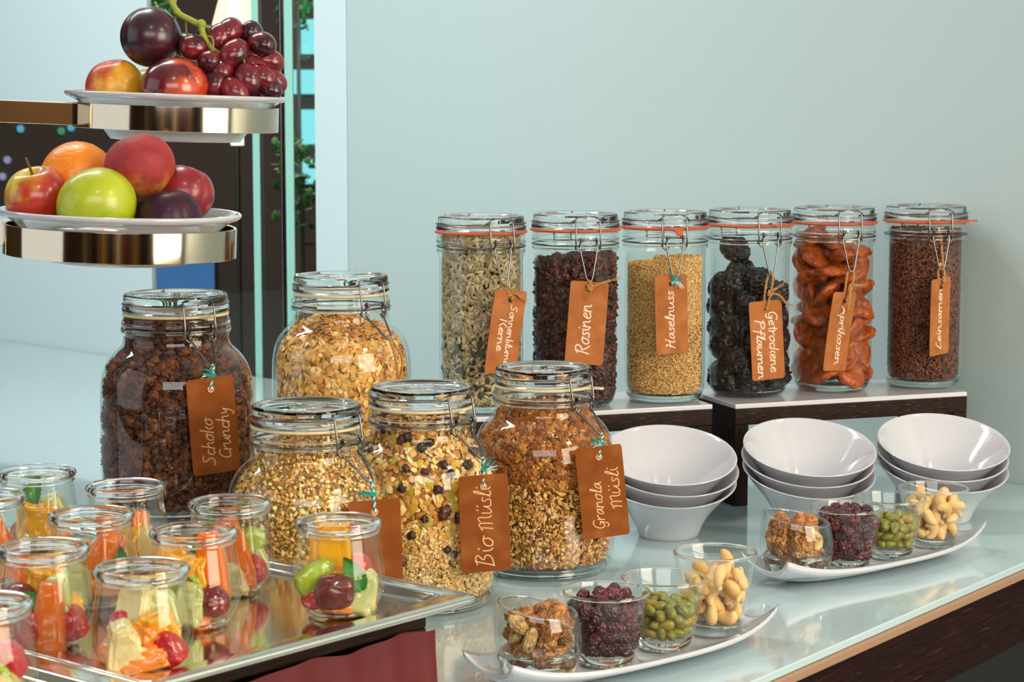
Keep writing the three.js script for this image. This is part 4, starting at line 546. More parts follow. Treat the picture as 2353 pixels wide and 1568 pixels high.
// ---------------------------------------------------------------- nuts and berries in the small glasses
{
  const walnut = (seed) => colorize(deform(ball(15), (v) => { const a = Math.atan2(v.z, v.x); const n1 = fbm(v.x * 2.1 + seed, v.y * 2.6, v.z * 2.1, 2), n2 = fbm(v.x * 4.2 - seed, v.y * 4.6, v.z * 4.2, 2); const ridge = 0.34 * Math.exp(-Math.pow(n1 / 0.05, 2)) + 0.16 * Math.exp(-Math.pow(n2 / 0.06, 2)); const lobes = 0.10 * Math.cos(4 * a + seed) ; const split = -0.30 * Math.exp(-Math.pow(v.x / 0.13, 2)) * (v.y > -0.3 ? 1 : 0.3); const f = 1.05 + lobes - ridge + split * 0.6; v.set(v.x * 0.0128 * f, v.y * 0.0082 * f, v.z * 0.0148 * f); }), (v, c) => { const t = clamp(0.42 + fbm(v.x * 150 + seed, v.y * 150, v.z * 150, 3) * 1.7, 0, 1); c.set(0x7c4016).lerp(srgb(0xcf924e), t); });
  const piece = (seed) => colorize(deform(ball(12), (v) => { const r = Math.abs(fbm(v.x * 2.2 + seed, v.y * 2.2, v.z * 2.2, 3)); const f = 1 - 0.7 * r; v.set(v.x * 0.0090 * f, v.y * 0.0062 * f + 0.0012 * v.x * v.x, v.z * 0.0125 * f); }), (v, c) => { const t = clamp(0.5 + fbm(v.x * 130 + seed, v.y * 130, v.z * 130, 2) * 2, 0, 1); c.set(0x8a4c1c).lerp(srgb(0xdcb878), t); });
  const cashew = (seed) => { const pts = []; for (let i = 0; i <= 12; i++) { const t = i / 12, a = (t - 0.5) * 3.7; pts.push(V(Math.sin(a) * 0.0086, (1 - Math.cos(a)) * 0.0084 - 0.005, 0.0006 * Math.sin(t * 5 + seed))); } const c = new THREE.CatmullRomCurve3(pts); const g = new THREE.TubeGeometry(c, 26, 1, 14, false); const p = g.attributes.position; for (let i = 0; i <= 26; i++) { const t = i / 26, ctr = c.getPointAt(t), r = 0.0066 * Math.pow(Math.max(0, Math.sin(Math.PI * (0.02 + 0.96 * t))), 0.58) * (1.16 - 0.4 * t); for (let j = 0; j <= 14; j++) { const k = i * 15 + j; const d = V(p.getX(k), p.getY(k), p.getZ(k)).sub(ctr).normalize(); const rr = (i === 0 || i === 26) ? 0.0002 : r * (1 - 0.12 * Math.exp(-Math.pow(d.z / 0.25, 2)) * (d.y > 0 ? 1 : 0)) * (1 + 0.08 * fbm(d.x * 2 + seed, d.y * 2, t * 4, 2)); p.setXYZ(k, ctr.x + d.x * rr, ctr.y + d.y * rr, ctr.z + d.z * rr * 0.9); } } g.computeVertexNormals(); return g; };
  const pist = (seed) => colorize(deform(ball(9), (v) => { const k = 1 - 0.22 * v.z; const groove = 1 - 0.16 * Math.exp(-Math.pow(v.x / 0.12, 2)) * (v.y > 0 ? 1 : 0); v.set(v.x * 0.0052 * k * (1 + 0.06 * fbm(v.x * 3 + seed, v.y * 3, v.z * 3, 2)), v.y * 0.0046 * k * groove, v.z * 0.0078); }), (v, c) => c.set(0x8c801a).lerp(srgb([0x555a10, 0x6e6c14, 0xa87a1e][seed % 3]), clamp(0.4 + fbm(v.x * 140 + seed, v.y * 140, v.z * 140, 2) * 1.8, 0, 1)));
  const cran = (seed) => deform(ball(11), (v) => { const w = Math.abs(fbm(v.x * 3.2 + seed, v.y * 2.2, v.z * 3.2, 4)); const f = 1.2 - 1.15 * w + 0.3 * fbm(v.x * 1.2 + seed, v.y * 1.2, v.z * 1.2, 2); v.set(v.x * 0.0072 * f, v.y * 0.0058 * f, v.z * 0.0090 * f); });
  const mV = P({ color: 0xffffff, vertexColors: true, roughness: 0.5, clearcoat: 0.15 }), mPi = P({ color: 0xffffff, vertexColors: true, roughness: 0.45, clearcoat: 0.2 }), mCa = P({ color: srgb(0xe6bd80), roughness: 0.5 }), mCa2 = P({ color: srgb(0xdcae6c), roughness: 0.5 }), mCr = P({ color: srgb(0x3e0911), roughness: 0.34, clearcoat: 0.25 }), mCr2 = P({ color: srgb(0x580d17), roughness: 0.34, clearcoat: 0.25 });
  const rCup = (k) => (y) => Math.max(0.02, 0.0250 + (y / k - 0.0135) * (0.0382 - 0.0250) / 0.052 - 0.0006), rBar = (y) => y < 0.034 ? 0.014 + 0.0195 * Math.sqrt(clamp((y - 0.0165) / 0.0175, 0, 1)) - 0.0052 : 0.0288;
  const prot = {
    0: [proto('walnut_half', walnut(1.3), mV), proto('walnut_half', walnut(4.1), mV), proto('walnut_half', walnut(8.8), mV), proto('walnut_half', piece(2.2), mV)],
    1: [proto('dried_cranberry', cran(1.1), mCr), proto('dried_cranberry', cran(5.2), mCr2), proto('dried_cranberry', cran(9.7), mCr)],
    2: [proto('pistachio', pist(1), mPi), proto('pistachio', pist(3), mPi), proto('pistachio', pist(5), mPi), proto('pistachio', pist(7), mPi)],
    3: [proto('cashew', cashew(1), mCa), proto('cashew', cashew(2.4), mCa2), proto('cashew', cashew(5), mCa)],
  };
  const info = { 0: ['brown walnut piece in the slanted glass', 'walnut', 'walnuts', 22, 0.0082, 0.0172], 1: ['dark red dried cranberry in the glass', 'cranberry', 'dried cranberries', 96, 0.0060, 0.0125], 2: ['green pistachio kernel in the glass', 'pistachio', 'pistachio kernels', 88, 0.0052, 0.0125], 3: ['pale cashew nut in the glass', 'cashew', 'cashews', 36, 0.0078, 0.0125] };
  for (const [kind, pI, pos, W, tallCup] of NUTS) { const [l, cat, grp, n, r, y0] = info[kind]; const k = tallCup ? 1.18 : 1; scatter(prot[kind], pack(tallCup ? 38 : n, r, kind ? rCup(k) : rBar, y0 * k, 0.24, 60 + kind * 7 + pI, 360), pos, 0, `${l} on the ${W}`, cat, `${grp} on the ${W}`, 80 + kind * 5 + pI); }
}

// ---------------------------------------------------------------- steel trays on a dark stand
const TR = { x: -0.029, d: 1.7842, yaw: 49.9 * D2R };
const trayPt = (u, v, h) => at(TR.x + u * Math.cos(TR.yaw) - v * Math.sin(TR.yaw), h, TR.d + u * Math.sin(TR.yaw) + v * Math.cos(TR.yaw)); // u along the front edge, v to the back left
{
  const mk = (L, W) => { // local: x 0..-L, z 0..-W ; a shallow pan with a flat flange and a rolled edge
    const prof = [[-0.0005, -0.0045], [0, -0.002], [-0.0008, 0.0004], [-0.0025, 0.0014], [-0.004, 0.0012], [-0.017, 0.0008], [-0.0205, -0.0002], [-0.0235, -0.0042], [-0.027, -0.0065], [-0.034, -0.007]];
    const rows = prof.map(([o, y]) => { const r0 = 0.010, p = [], k = -o; const x0 = -k, x1 = -L + k, z0 = -k, z1 = -W + k, r = Math.max(0.004, r0 + 0.012 * sstep(0.015, 0.03, k)); const cs = [[x0 - r, z0 - r, 0], [x1 + r, z0 - r, 1], [x1 + r, z1 + r, 2], [x0 - r, z1 + r, 3]]; for (const [cx, cz, q] of cs) for (let i = 0; i <= 6; i++) { const a = Math.PI / 2 * (q + 0) + Math.PI / 2 * i / 6; p.push([cx + Math.cos(a) * r, y, cz + Math.sin(a) * r]); } return p; });
    const n = rows[0].length, pos = rows.flat(2), ix = []; for (let j = 0; j < rows.length - 1; j++) for (let i = 0; i < n; i++) { const a = j * n + i, b = j * n + (i + 1) % n, c = a + n, d = b + n; ix.push(a, c, b, b, c, d); }
    const last = (rows.length - 1) * n; pos.push(-L / 2, -0.007, -W / 2); const c = pos.length / 3 - 1; for (let i = 0; i < n; i++) ix.push(last + i, c, last + (i + 1) % n);
    const g = new THREE.BufferGeometry(); g.setAttribute('position', new THREE.Float32BufferAttribute(pos, 3)); g.setIndex(ix); g.computeVertexNormals(); if (g.attributes.normal.getY(c) < 0) flip(g); return g; };
  const rimGeo = (L, W) => { const r = 0.010, pts = []; for (const [cx, cz, q] of [[-r, -r, 0], [-L + r, -r, 1], [-L + r, -W + r, 2], [-r, -W + r, 3]]) for (let i = 0; i <= 4; i++) { const a = Math.PI / 2 * q + Math.PI / 2 * i / 4; pts.push(V(cx + Math.cos(a) * r, -0.0022, cz + Math.sin(a) * r)); } const path = new THREE.CurvePath(); for (let i = 0; i < pts.length; i++) path.add(new THREE.LineCurve3(pts[i], pts[(i + 1) % pts.length])); return new THREE.TubeGeometry(path, 400, 0.0036, 10, true); };
  [[0, 'polished steel tray carrying nine fruit glasses'], [-0.363, 'second polished steel tray at the lower left corner']].forEach(([u, label]) => { const t = thing('steel_tray', label, 'tray', trayPt(u, 0, 0.1015), TR.yaw); part('pan', mk(0.358, 0.53), M.tray, t); part('rolled_rim', rimGeo(0.358, 0.53), M.tray, t); });
  const st = thing('tray_stand', 'dark wooden stand under the steel trays', 'stand', trayPt(0, 0, 0), TR.yaw);
  part('top_board', rbox(0.66, 0.016, 0.47, 0.002, -0.36, 0.0835, -0.265), M.wood, st); part('side_panel', rbox(0.02, 0.0755, 0.47, 0.002, -0.04, 0.03775, -0.265), M.wood, st); part('side_panel', rbox(0.02, 0.0755, 0.47, 0.002, -0.68, 0.03775, -0.265), M.wood, st); part('back_panel', rbox(0.62, 0.0755, 0.016, 0.002, -0.36, 0.03775, -0.49), M.wood, st);
  // red folded sheet standing in for a red reflection on the stand front
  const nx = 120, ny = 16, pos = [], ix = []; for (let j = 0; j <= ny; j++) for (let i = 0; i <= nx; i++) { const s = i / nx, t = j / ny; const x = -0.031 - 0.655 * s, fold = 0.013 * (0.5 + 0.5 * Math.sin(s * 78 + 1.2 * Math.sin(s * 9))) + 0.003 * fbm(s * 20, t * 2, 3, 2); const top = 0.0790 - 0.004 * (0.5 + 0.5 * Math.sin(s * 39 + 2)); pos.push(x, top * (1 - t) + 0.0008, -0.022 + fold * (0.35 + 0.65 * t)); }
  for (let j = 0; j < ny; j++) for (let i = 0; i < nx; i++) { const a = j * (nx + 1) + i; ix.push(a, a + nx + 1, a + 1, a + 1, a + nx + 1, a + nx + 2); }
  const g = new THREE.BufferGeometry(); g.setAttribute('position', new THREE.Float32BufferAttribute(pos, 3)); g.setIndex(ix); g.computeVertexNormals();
  const sk = single('red_reflection', g, M.red, 'dark red folded sheet standing in for a reflection under the front tray edge', 'reflection_stand_in', trayPt(0, 0, 0)); sk.rotation.y = TR.yaw;
}

// ---------------------------------------------------------------- glasses of fruit salad
{
  const chunk = (sx, sy, sz, e, amp, seed, taper = 0) => deform(ball(11), (v) => { const f = (t) => Math.sign(t) * Math.pow(Math.abs(t), e); const n = 1.1 + 1.5 * amp * fbm(v.x * 1.5 + seed, v.y * 1.5, v.z * 1.5, 3) + 0.05 * fbm(v.x * 7 + seed, v.y * 7, v.z * 7, 3); const x = f(v.x), y = f(v.y), z = f(v.z), k = 1 - taper * (y * 0.5 + 0.5); v.set(x * sx * k * n, y * sy * n, z * sz * (1 - taper * 0.4 * (y * 0.5 + 0.5)) * n); });
  const leaf = (L, W, bend, fold) => { const nu = 26, nv = 8, pos = [], ix = []; for (let i = 0; i <= nu; i++) for (let j = 0; j <= nv; j++) { const u = i / nu, v = j / nv * 2 - 1; const w = W * Math.pow(Math.sin(Math.PI * Math.min(1, 0.04 + 0.96 * Math.pow(u, 0.8))), 0.75) * (1 + 0.07 * Math.abs(v) * Math.sin(u * 60)); const vein = -0.0006 * Math.abs(Math.sin((u * 7 - Math.abs(v) * 1.6) * Math.PI)) ; pos.push(v * w, u * L, bend * u * u + fold * v * v * W + vein * (1 - Math.abs(v) * 0.4)); } for (let i = 0; i < nu; i++) for (let j = 0; j < nv; j++) { const a = i * (nv + 1) + j; ix.push(a, a + 1, a + nv + 1, a + 1, a + nv + 2, a + nv + 1); } const g = new THREE.BufferGeometry(); g.setAttribute('position', new THREE.Float32BufferAttribute(pos, 3)); g.setIndex(ix); g.computeVertexNormals(); return g; };
  const wet = (c, o = {}) => P({ color: srgb(c), roughness: 0.32, clearcoat: 1, clearcoatRoughness: 0.08, transmission: 0.25, thickness: 0, ...o });
  const grapeG = (seed) => colorize(deform(ball(9), (v) => v.set(v.x * 0.0118, v.y * 0.0118, v.z * 0.0145)), (v, c) => c.set(0x4a0c16).lerp(srgb(0x8e2320), clamp(0.4 + fbm(v.x * 60 + seed, v.y * 60, v.z * 60, 3) * 1.5 + v.z * 18, 0, 1)));
  const K = { // kind: [name, words, category, geometry, material]
    melon: ['melon_chunk', 'pale yellow melon chunk', 'melon', chunk(0.0175, 0.0145, 0.0145, 0.42, 0.2, 1, 0.6), wet(0xf2dc94)],
    melonS: ['melon_chunk', 'small pale green melon chunk', 'melon', chunk(0.0105, 0.0145, 0.010, 0.42, 0.22, 4, 0.25), wet(0xd9d98c)],
    mango: ['mango_chunk', 'bright yellow mango chunk', 'mango', chunk(0.0145, 0.0135, 0.0125, 0.5, 0.5, 7, 0.25), wet(0xfcb40c)],
    mangoT: ['mango_chunk', 'tall golden mango chunk', 'mango', chunk(0.0145, 0.0245, 0.0105, 0.42, 0.22, 9, 0.15), wet(0xfdb814)],
    papaya: ['papaya_slice', 'orange papaya slice', 'papaya', chunk(0.0100, 0.0240, 0.0105, 0.42, 0.18, 11, 0.18), wet(0xfb7c10)],
    orange: ['orange_segment', 'glossy orange segment', 'orange', chunk(0.019, 0.0095, 0.0125, 0.7, 0.3, 13), wet(0xfa8a06)],
    red: ['strawberry_piece', 'glossy red strawberry piece', 'strawberry', chunk(0.0128, 0.0120, 0.0115, 0.8, 0.16, 17, 0.25), wet(0xc80f12)],
    grape: ['red_grape', 'dark red grape', 'grape', grapeG(2), P({ color: 0xffffff, vertexColors: true, roughness: 0.2, clearcoat: 0.7, clearcoatRoughness: 0.08, transmission: 0.12, thickness: 0 })],
    lime: ['kiwi_slice', 'yellow green kiwi slice', 'kiwi', chunk(0.015, 0.0105, 0.006, 0.8, 0.12, 19), wet(0xa9bc1e)],
    plum: ['plum_slice', 'dark red plum slice', 'plum', chunk(0.0155, 0.0140, 0.010, 0.85, 0.12, 23), wet(0x74161a, { roughness: 0.4 })],
    leaf: ['mint_leaf', 'green mint leaf', 'leaf', leaf(0.027, 0.0078, -0.009, 0.4), P({ color: srgb(0x3f8a26), roughness: 0.5, transmission: 0.35, thickness: 0, clearcoat: 0.2 })],
    leafR: ['mint_leaf', 'round green mint leaf', 'leaf', leaf(0.026, 0.0125, -0.006, 0.25), P({ color: srgb(0x4a9428), roughness: 0.5, transmission: 0.35, thickness: 0, clearcoat: 0.2 })],
  };
  const used = new Map();
  const wallG = lathe([...smooth([[0.022, 0.0003], [0.0262, 0.0022], [0.0318, 0.0095], [0.0362, 0.0190], [0.0376, 0.0270], [0.0372, 0.036], [0.0352, 0.050], [0.0332, 0.0635], [0.0326, 0.0690], [0.0330, 0.0725]], 4)], 80);
  const inG = lathe(smooth([[0.021, 0.0058], [0.0262, 0.0082], [0.0308, 0.014], [0.0345, 0.0225], [0.0352, 0.030], [0.0342, 0.042], [0.0318, 0.056], [0.0302, 0.068], [0.0305, 0.0725]], 4), 64);
  const baseG = lathe([[0, 0.0009], [0.0215, 0.0007], [0.0255, 0.0026], [0.029, 0.0066], [0.0262, 0.0072], [0.021, 0.0050], [0, 0.0048]], 64), rimG = torus(0.0322, 0.0036, 0.0752, 80, 14);
  const neckG = torus(0.0329, 0.0011, 0.0692, 80, 8);
  const glasses = [ // [x, d, label, where, pieces [kind, x, y, z, rx, ry, rz, scale]] ; x right, z towards the camera, millimetres
    [-0.2739, 1.5778, 'fruit salad glass nearest the camera, with a big melon chunk and red berry', 'the nearest glass', [['melon', -10, 23, 17, 0.2, 0.3, 0.15, 1.08], ['orange', 2, 13, 15, 0, 0.3, 0.1, 1.05], ['red', 19, 18, 8, 0, 0, 0.3, 1.1], ['mango', 10, 31, 5, 0, 0.4, 0.2, 1], ['red', -16, 31, -10, 0, 0, 0, 0.9], ['leaf', -3, 34, 8, -0.7, 0.5, -0.9, 0.85], ['melon', -4, 44, -15, 0, 1, 0, 1.05], ['melonS', 14, 40, -14, 0, 0, 0.2, 1], ['orange', -18, 14, -4, 0, 1.2, 0, 0.9], ['plum', 0, 12, -12, 0, 0, 0, 1.05]]],
    [-0.2549, 1.7128, 'fruit salad glass with a dark grape low at its right, behind the nearest glass', 'the glass behind the nearest', [['grape', 16, 23, 14, 0.2, 0.8, 0, 1.12], ['melonS', -2, 22, 18, 0, 0, -0.1, 1.12], ['leaf', 4, 20, 26, -0.1, 0.1, 0.35, 1.05], ['mango', -6, 43, 4, 0, 0, 0, 1.1], ['papaya', 14, 45, -6, 0, 0, 0.1, 1.1], ['lime', -3, 33, 12, 0.3, 0.2, 0.2, 0.9], ['mangoT', -17, 44, -8, 0, 0, 0.1, 0.9], ['red', -17, 18, 0, 0, 0, 0, 0.95], ['orange', 3, 14, -10, 0, 0, 0, 1], ['leaf', 0, 42, -18, 0, 0, 0.1, 0.8]]],
    [-0.1419, 1.7514, 'fruit salad glass with a tall mango chunk and plum slice, at the tray corner', 'the glass at the tray corner', [['mangoT', -6, 44, -6, 0, 0, 0, 1.15], ['plum', -2, 23, 21, 0.1, 0, 0.1, 1], ['lime', -18, 33, 12, 0.1, 0.5, 0.35, 1.15], ['leaf', 20, 24, 22, -0.15, 0.3, 0.45, 1.12], ['red', 16, 38, -4, 0, 0, 0, 0.85], ['melonS', 20, 20, 10, 0, 0, -0.2, 1.15], ['red', -20, 18, 10, 0, 0, 0, 0.9], ['orange', 8, 12, 8, 0, 0.4, 0, 1.05], ['mango', 8, 22, -12, 0, 0, 0, 1.1], ['mango', -4, 26, 2, 0, 0.5, 0, 1]]],
    [-0.362, 1.6498, 'fruit salad glass with an upright papaya slice and round leaf, left of the nearest', 'the glass left of the nearest', [['papaya', 10, 25, 21, 0, 0, 0, 1.05], ['leafR', 2, 27, 28, -0.2, 0, 0.9, 1.15], ['red', 24, 19, 6, 0, 0, 0, 1.05], ['red', -6, 19, 20, 0, 0.5, 0, 1.1], ['grape', -17, 38, 8, 0, 0.6, 0.3, 1.15], ['melonS', 12, 42, 8, 0, 0, 0.1, 0.9], ['mango', -2, 46, -10, 0, 0, 0, 1.1], ['orange', -16, 15, -2, 0, 0.7, 0, 1.1], ['plum', 6, 16, -14, 0, 0, 0, 1.05], ['papaya', -14, 44, -10, 0, 0, 0.2, 0.9]]],
    [-0.3505, 1.7825, 'fruit salad glass with a pink papaya slice, in the second row of the tray', 'the glass in the second row', [['papaya', 8, 40, 10, 0, 0, -0.5, 1.05], ['leaf', 12, 32, 20, -0.1, 0, 0.75, 1.1], ['melonS', -8, 22, 18, 0, 0, 0, 1.1], ['mango', -14, 40, 2, 0, 0, 0, 1], ['orange', 14, 20, 8, 0, 0, 0, 1.05], ['red', 0, 16, -8, 0, 0, 0, 1], ['melon', 18, 30, -8, 0, 0, 0, 0.9], ['leaf', 26, 22, 8, 0, 0, 0.1, 1.1]]],
    [-0.2416, 1.8341, 'fruit salad glass with papaya and red berry low at its right, by the oat jar', 'the glass by the fine oat jar', [['papaya', 6, 34, 14, 0, 0.2, 0.25, 1.2], ['melon', 2, 17, 17, 0, 0, 0, 1], ['red', 20, 20, 6, 0, 0, 0, 0.95], ['lime', 16, 40, 0, 0, 0.2, 0.9, 1], ['melonS', 20, 28, -4, 0, 0, 0.4, 0.9], ['mango', -14, 28, 6, 0, 0, 0, 1.05], ['leaf', -12, 40, -6, 0, 0.3, 0.2, 1], ['orange', -8, 12, -6, 0, 0, 0, 1.1]]],
    [-0.3443, 1.9119, 'fruit salad glass at the back of the tray below the chocolate crunch jar', 'the glass below the chocolate crunch jar', [['melon', 20, 26, 6, 0, 0, 0.4, 0.95], ['mango', -4, 24, 14, 0, 0, 0, 1.1], ['leaf', 6, 14, 24, 0, 0, 0.3, 0.9], ['papaya', -14, 32, 2, 0, 0, 0.2, 1], ['red', 6, 16, -8, 0, 0, 0, 1.1], ['orange', -12, 14, -12, 0, 0, 0, 1]]],
    [-0.4393, 1.9849, 'fruit salad glass at the far left back of the tray, nearly empty at the top', 'the glass at the far left back', [['mango', 4, 32, 10, 0, 0, 0, 1.25], ['leaf', -12, 42, 10, 0, 0, -0.5, 1.2], ['melonS', 16, 40, 2, 0, 0, 0.4, 1], ['orange', 8, 16, 8, 0, 0, 0, 1.15], ['red', -14, 18, -2, 0, 0, 0, 1]]],
    [-0.458, 1.862, 'fruit salad glass cut by the left frame edge, second from the back', 'the glass cut by the left frame edge', [['papaya', 12, 40, 10, 0, 0, 0.4, 1.1], ['leaf', 14, 22, 22, 0, 0, 0.4, 1.1], ['orange', 4, 16, 10, 0, 0, 0, 1.1], ['mango', -10, 30, 0, 0, 0, 0, 1.1], ['melon', 6, 28, -12, 0, 0, 0, 1]]],
    [-0.366, 1.4685, 'fruit salad glass on the second tray at the lower left corner', 'the glass at the lower left corner', [['melon', 20, 20, 20, 0, 0, 0.2, 1], ['lime', 8, 26, 22, 0.2, 0.2, 0.6, 1.05], ['red', 16, 36, 0, 0, 0, 0, 1.1], ['papaya', 4, 44, -8, 0, 0, 0.2, 1], ['mango', -10, 24, 6, 0, 0, 0, 1.1], ['orange', 6, 13, 0, 0, 0, 0, 1.1]]],
  ];
  let protoGlass = null;
  glasses.forEach(([x, d, label, where, pcs], gi) => {
    const pos = at(x, 0.0948, d);
    if (!protoGlass) { protoGlass = thing('tulip_glass', label, 'glass', pos, 0, 'tulip glasses of fruit salad'); part('wall', wallG, M.jarPane, protoGlass); part('inner_wall', inG, M.innerPane, protoGlass); part('glass_base', baseG, M.innerPane, protoGlass); part('foot_ring', torus(0.0235, 0.0022, 0.0034, 64, 8), M.glass, protoGlass); part('rim', rimG, M.glass, protoGlass); part('neck_bead', neckG, M.glass, protoGlass); }
    else { const o = protoGlass.clone(); o.name = numbered('tulip_glass'); o.position.copy(pos); scene.add(o); o.userData = {}; tag(o, label, 'glass', 'tulip glasses of fruit salad'); }
    const cnt = {}; for (const p of pcs) cnt[p[0]] = (cnt[p[0]] || 0) + 1;
    const fr = rng(500 + gi); for (const [i, k] of ['mango', 'red', 'melonS', 'orange', 'plum', 'lime', 'papaya'].entries()) { const a = fr() * 6.283, r = 6 + 9 * fr(); pcs.push([k, Math.sin(a) * r, 15 + 16 * fr(), Math.cos(a) * r * 0.8 - 5, fr() * 3, fr() * 3, fr() * 0.6, 0.85 + 0.15 * fr()]); cnt[k] = (cnt[k] || 0) + 1; }
    for (const [k, px, py, pz, rx, ry, rz, s] of pcs) { const [nm, words, cat, geo, mat] = K[k]; const h = Math.hypot(px, pz), mx = k.startsWith('leaf') ? 30 : 21.5, f = h > mx ? mx / h : 1; const o = shade(new THREE.Mesh(geo, mat)); o.name = numbered(nm); o.position.copy(pos).add(V(px * f, py, pz * f).multiplyScalar(0.001)); o.rotation.set(rx, ry, rz); o.scale.setScalar(s); scene.add(o); tag(o, `${words} in ${where}`, cat, cnt[k] > 1 ? `${words}s in ${where}` : null); }
  });
}
// ---------------------------------------------------------------- tiered stand with two plates of fruit
{
  const TILT = -2.0 * D2R;
  const p1 = [-0.3362, EYE - 0.0075, 2.1925], p2 = [-0.3578, EYE - 0.1135, 1.9891], pole = [-0.635, 2.16];
  const st = thing('fruit_stand', 'polished metal fruit stand with two flat ring holders on arms', 'stand', at(pole[0], 0, pole[1]));
  part('base_plate', lathe([[0, 0], [0.085, 0], [0.088, 0.002], [0.086, 0.006], [0.03, 0.009], [0.014, 0.016], [0, 0.016]], 48), M.chrome, st);
  part('pole', (() => { const g = new THREE.CylinderGeometry(0.011, 0.011, 0.62, 24); g.translate(0, 0.31, 0); return g; })(), M.chrome, st);
  const rel = (p) => V(p[0] - pole[0], p[1], -(p[2] - pole[1]));
  for (const [i, p, R, h, drop] of [[0, p1, 0.1022, 0.0235, 0.011], [1, p2, 0.1054, 0.0265, 0.0125]]) {
    const rg = part('ring', lathe([[R, -h], [R, 0], [R - 0.0008, 0.0004], [R - 0.0022, 0.0004], [R - 0.003, 0], [R - 0.003, -h], [R - 0.0022, -h - 0.0004], [R - 0.0008, -h - 0.0004], [R, -h]], 120), M.chrome, st);
    rg.position.copy(rel(p)).add(V(0, -drop, 0)); rg.rotation.z = TILT;
    const a = rel(p).add(V(i ? -R * 0.80 : -R * 0.955, -drop - h / 2 + (i ? 0.0 : 0.0035), i ? -R * 0.58 : 0.02)), b = V(0, a.y + (i ? 0.004 : 0.0085), 0); const L = a.distanceTo(b), m = part('arm', rbox(L, h - 0.001, 0.003, 0.0008), M.chrome, st); m.position.copy(a).add(b).multiplyScalar(0.5); m.rotation.set(0, Math.atan2(-(a.z - b.z), a.x - b.x), Math.atan2(a.y - b.y, Math.hypot(a.x - b.x, a.z - b.z)), 'YXZ');
    part('clamp_collar', (() => { const g = new THREE.CylinderGeometry(0.016, 0.016, 0.03, 24); g.translate(0, b.y, 0); return g; })(), M.chrome, st);
  }
  const plateG = lathe([[0, -0.0425], [0.058, -0.0425], [0.0605, -0.0455], [0.0645, -0.0455], ...smooth([[0.0665, -0.043], [0.0735, -0.034], [0.083, -0.0225], [0.0925, -0.0125], [0.1025, -0.006], [0.1075, -0.0042]], 3), ...smooth([[0.1096, -0.0022], [0.1100, 0.0002], [0.1084, 0.0014], [0.104, 0.0], [0.096, -0.0055], [0.084, -0.0165], [0.074, -0.029], [0.066, -0.0372], [0.056, -0.0392], [0, -0.0394]], 3)], 110);
  const pl = [];
  [[p1, 'white plate on the upper ring, holding the grapes'], [p2, 'white plate on the lower ring, holding apples and a peach']].forEach(([p, l]) => { const m = single('plate', plateG, M.china, l, 'plate', at(...p)); m.rotation.z = TILT; pl.push(at(...p)); });

  // fruit: round bodies with a dimple, a crease or a stalk
  const fruitBody = (rx, ry, rz, o) => { const g = ball(26); deform(g, (v) => { const u = v.clone(); const rad = Math.hypot(u.x, u.z), top = o.dimple ? o.dimple * Math.exp(-rad * rad / (o.dw || 0.09)) : 0, bot = o.bottom ? o.bottom * Math.exp(-rad * rad / 0.05) : 0; const a = Math.atan2(u.x, u.z); const cr = o.crease ? o.crease * Math.exp(-Math.pow(a / 0.16, 2)) * clamp(1.1 - Math.abs(u.y) * 0.2, 0, 1) * (rad > 0.02 ? 1 : 0) * Math.min(1, rad * 2.4) : 0; const k = 1 - cr + (o.lobe ? o.lobe * Math.cos(5 * a) * Math.max(0, -u.y) * rad : 0) + (o.egg ? -o.egg * Math.max(0, -u.y) * rad : 0); const nn = 1 + (o.bumpy || 0) * fbm(u.x * 2.2 + 5, u.y * 2.2, u.z * 2.2, 2); v.set(u.x * rx * k * nn, (u.y - (u.y > 0 ? top : 0) + (u.y < 0 ? bot : 0) + (o.nip && u.y > 0.9 ? o.nip * (u.y - 0.9) * 10 : 0)) * ry * nn, u.z * rz * k * nn); }); return g; };
  const mFruit = (rough, coat, extra = {}) => P({ color: 0xffffff, vertexColors: true, roughness: rough, clearcoat: coat, clearcoatRoughness: 0.15, ...extra });
  const mixc = (a, b, t) => srgb(a).lerp(srgb(b), clamp(t, 0, 1));
  const put = (name, label, cat, plate, x, y, z, geo, mat, rot, stalk) => { const m = single(name, geo, mat, label, cat, pl[plate].clone().add(V(x, y, z))); m.rotation.set(...rot); if (stalk) part('stalk', stalk, P({ color: srgb(0x6a4a22), roughness: 0.8 }), m); return m; };
  // lower plate
  let R;
  R = [0.0300, 0.0292, 0.0300]; put('apple', 'red and yellow apple with a stalk on the lower plate', 'apple', 1, -0.0713, 0.0145, 0.018, colorize(fruitBody(...R, { dimple: 0.34, dw: 0.10, bottom: 0.2, egg: 0.10, lobe: 0.03 }), (v, c) => { const n = fbm(v.x * 30, v.y * 30, v.z * 30, 4) * 1.1; const t = sstep(-0.25, 0.42, -v.y / 0.03 * 0.75 + v.x / 0.03 * 0.38 + 0.80 + n - 0.5 * Math.exp(-(Math.pow((v.x + 0.007) / 0.008, 2) + Math.pow((v.y - 0.003) / 0.009, 2)))); c.copy(mixc(0xd8c23c, 0xb32a14, t)); }), mFruit(0.3, 0.45), [0.26, 0.1, 0.12], tube([[0, 0.016, 0], [-0.001, 0.026, 0.001], [-0.0032, 0.039, 0.002]], 0.0013, 20, 8));
  put('green_apple', 'shiny green apple at the front of the lower plate', 'apple', 1, -0.0138, 0.0075, 0.040, colorize(fruitBody(0.0362, 0.0345, 0.0362, { dimple: 0.2, bottom: 0.15, egg: 0.08 }), (v, c) => c.copy(mixc(0xb8c020, 0x98a812, 0.5 + fbm(v.x * 40, v.y * 40, v.z * 40, 3) * 1.6))), mFruit(0.36, 0.3), [-0.5, 0.4, 0.5]);
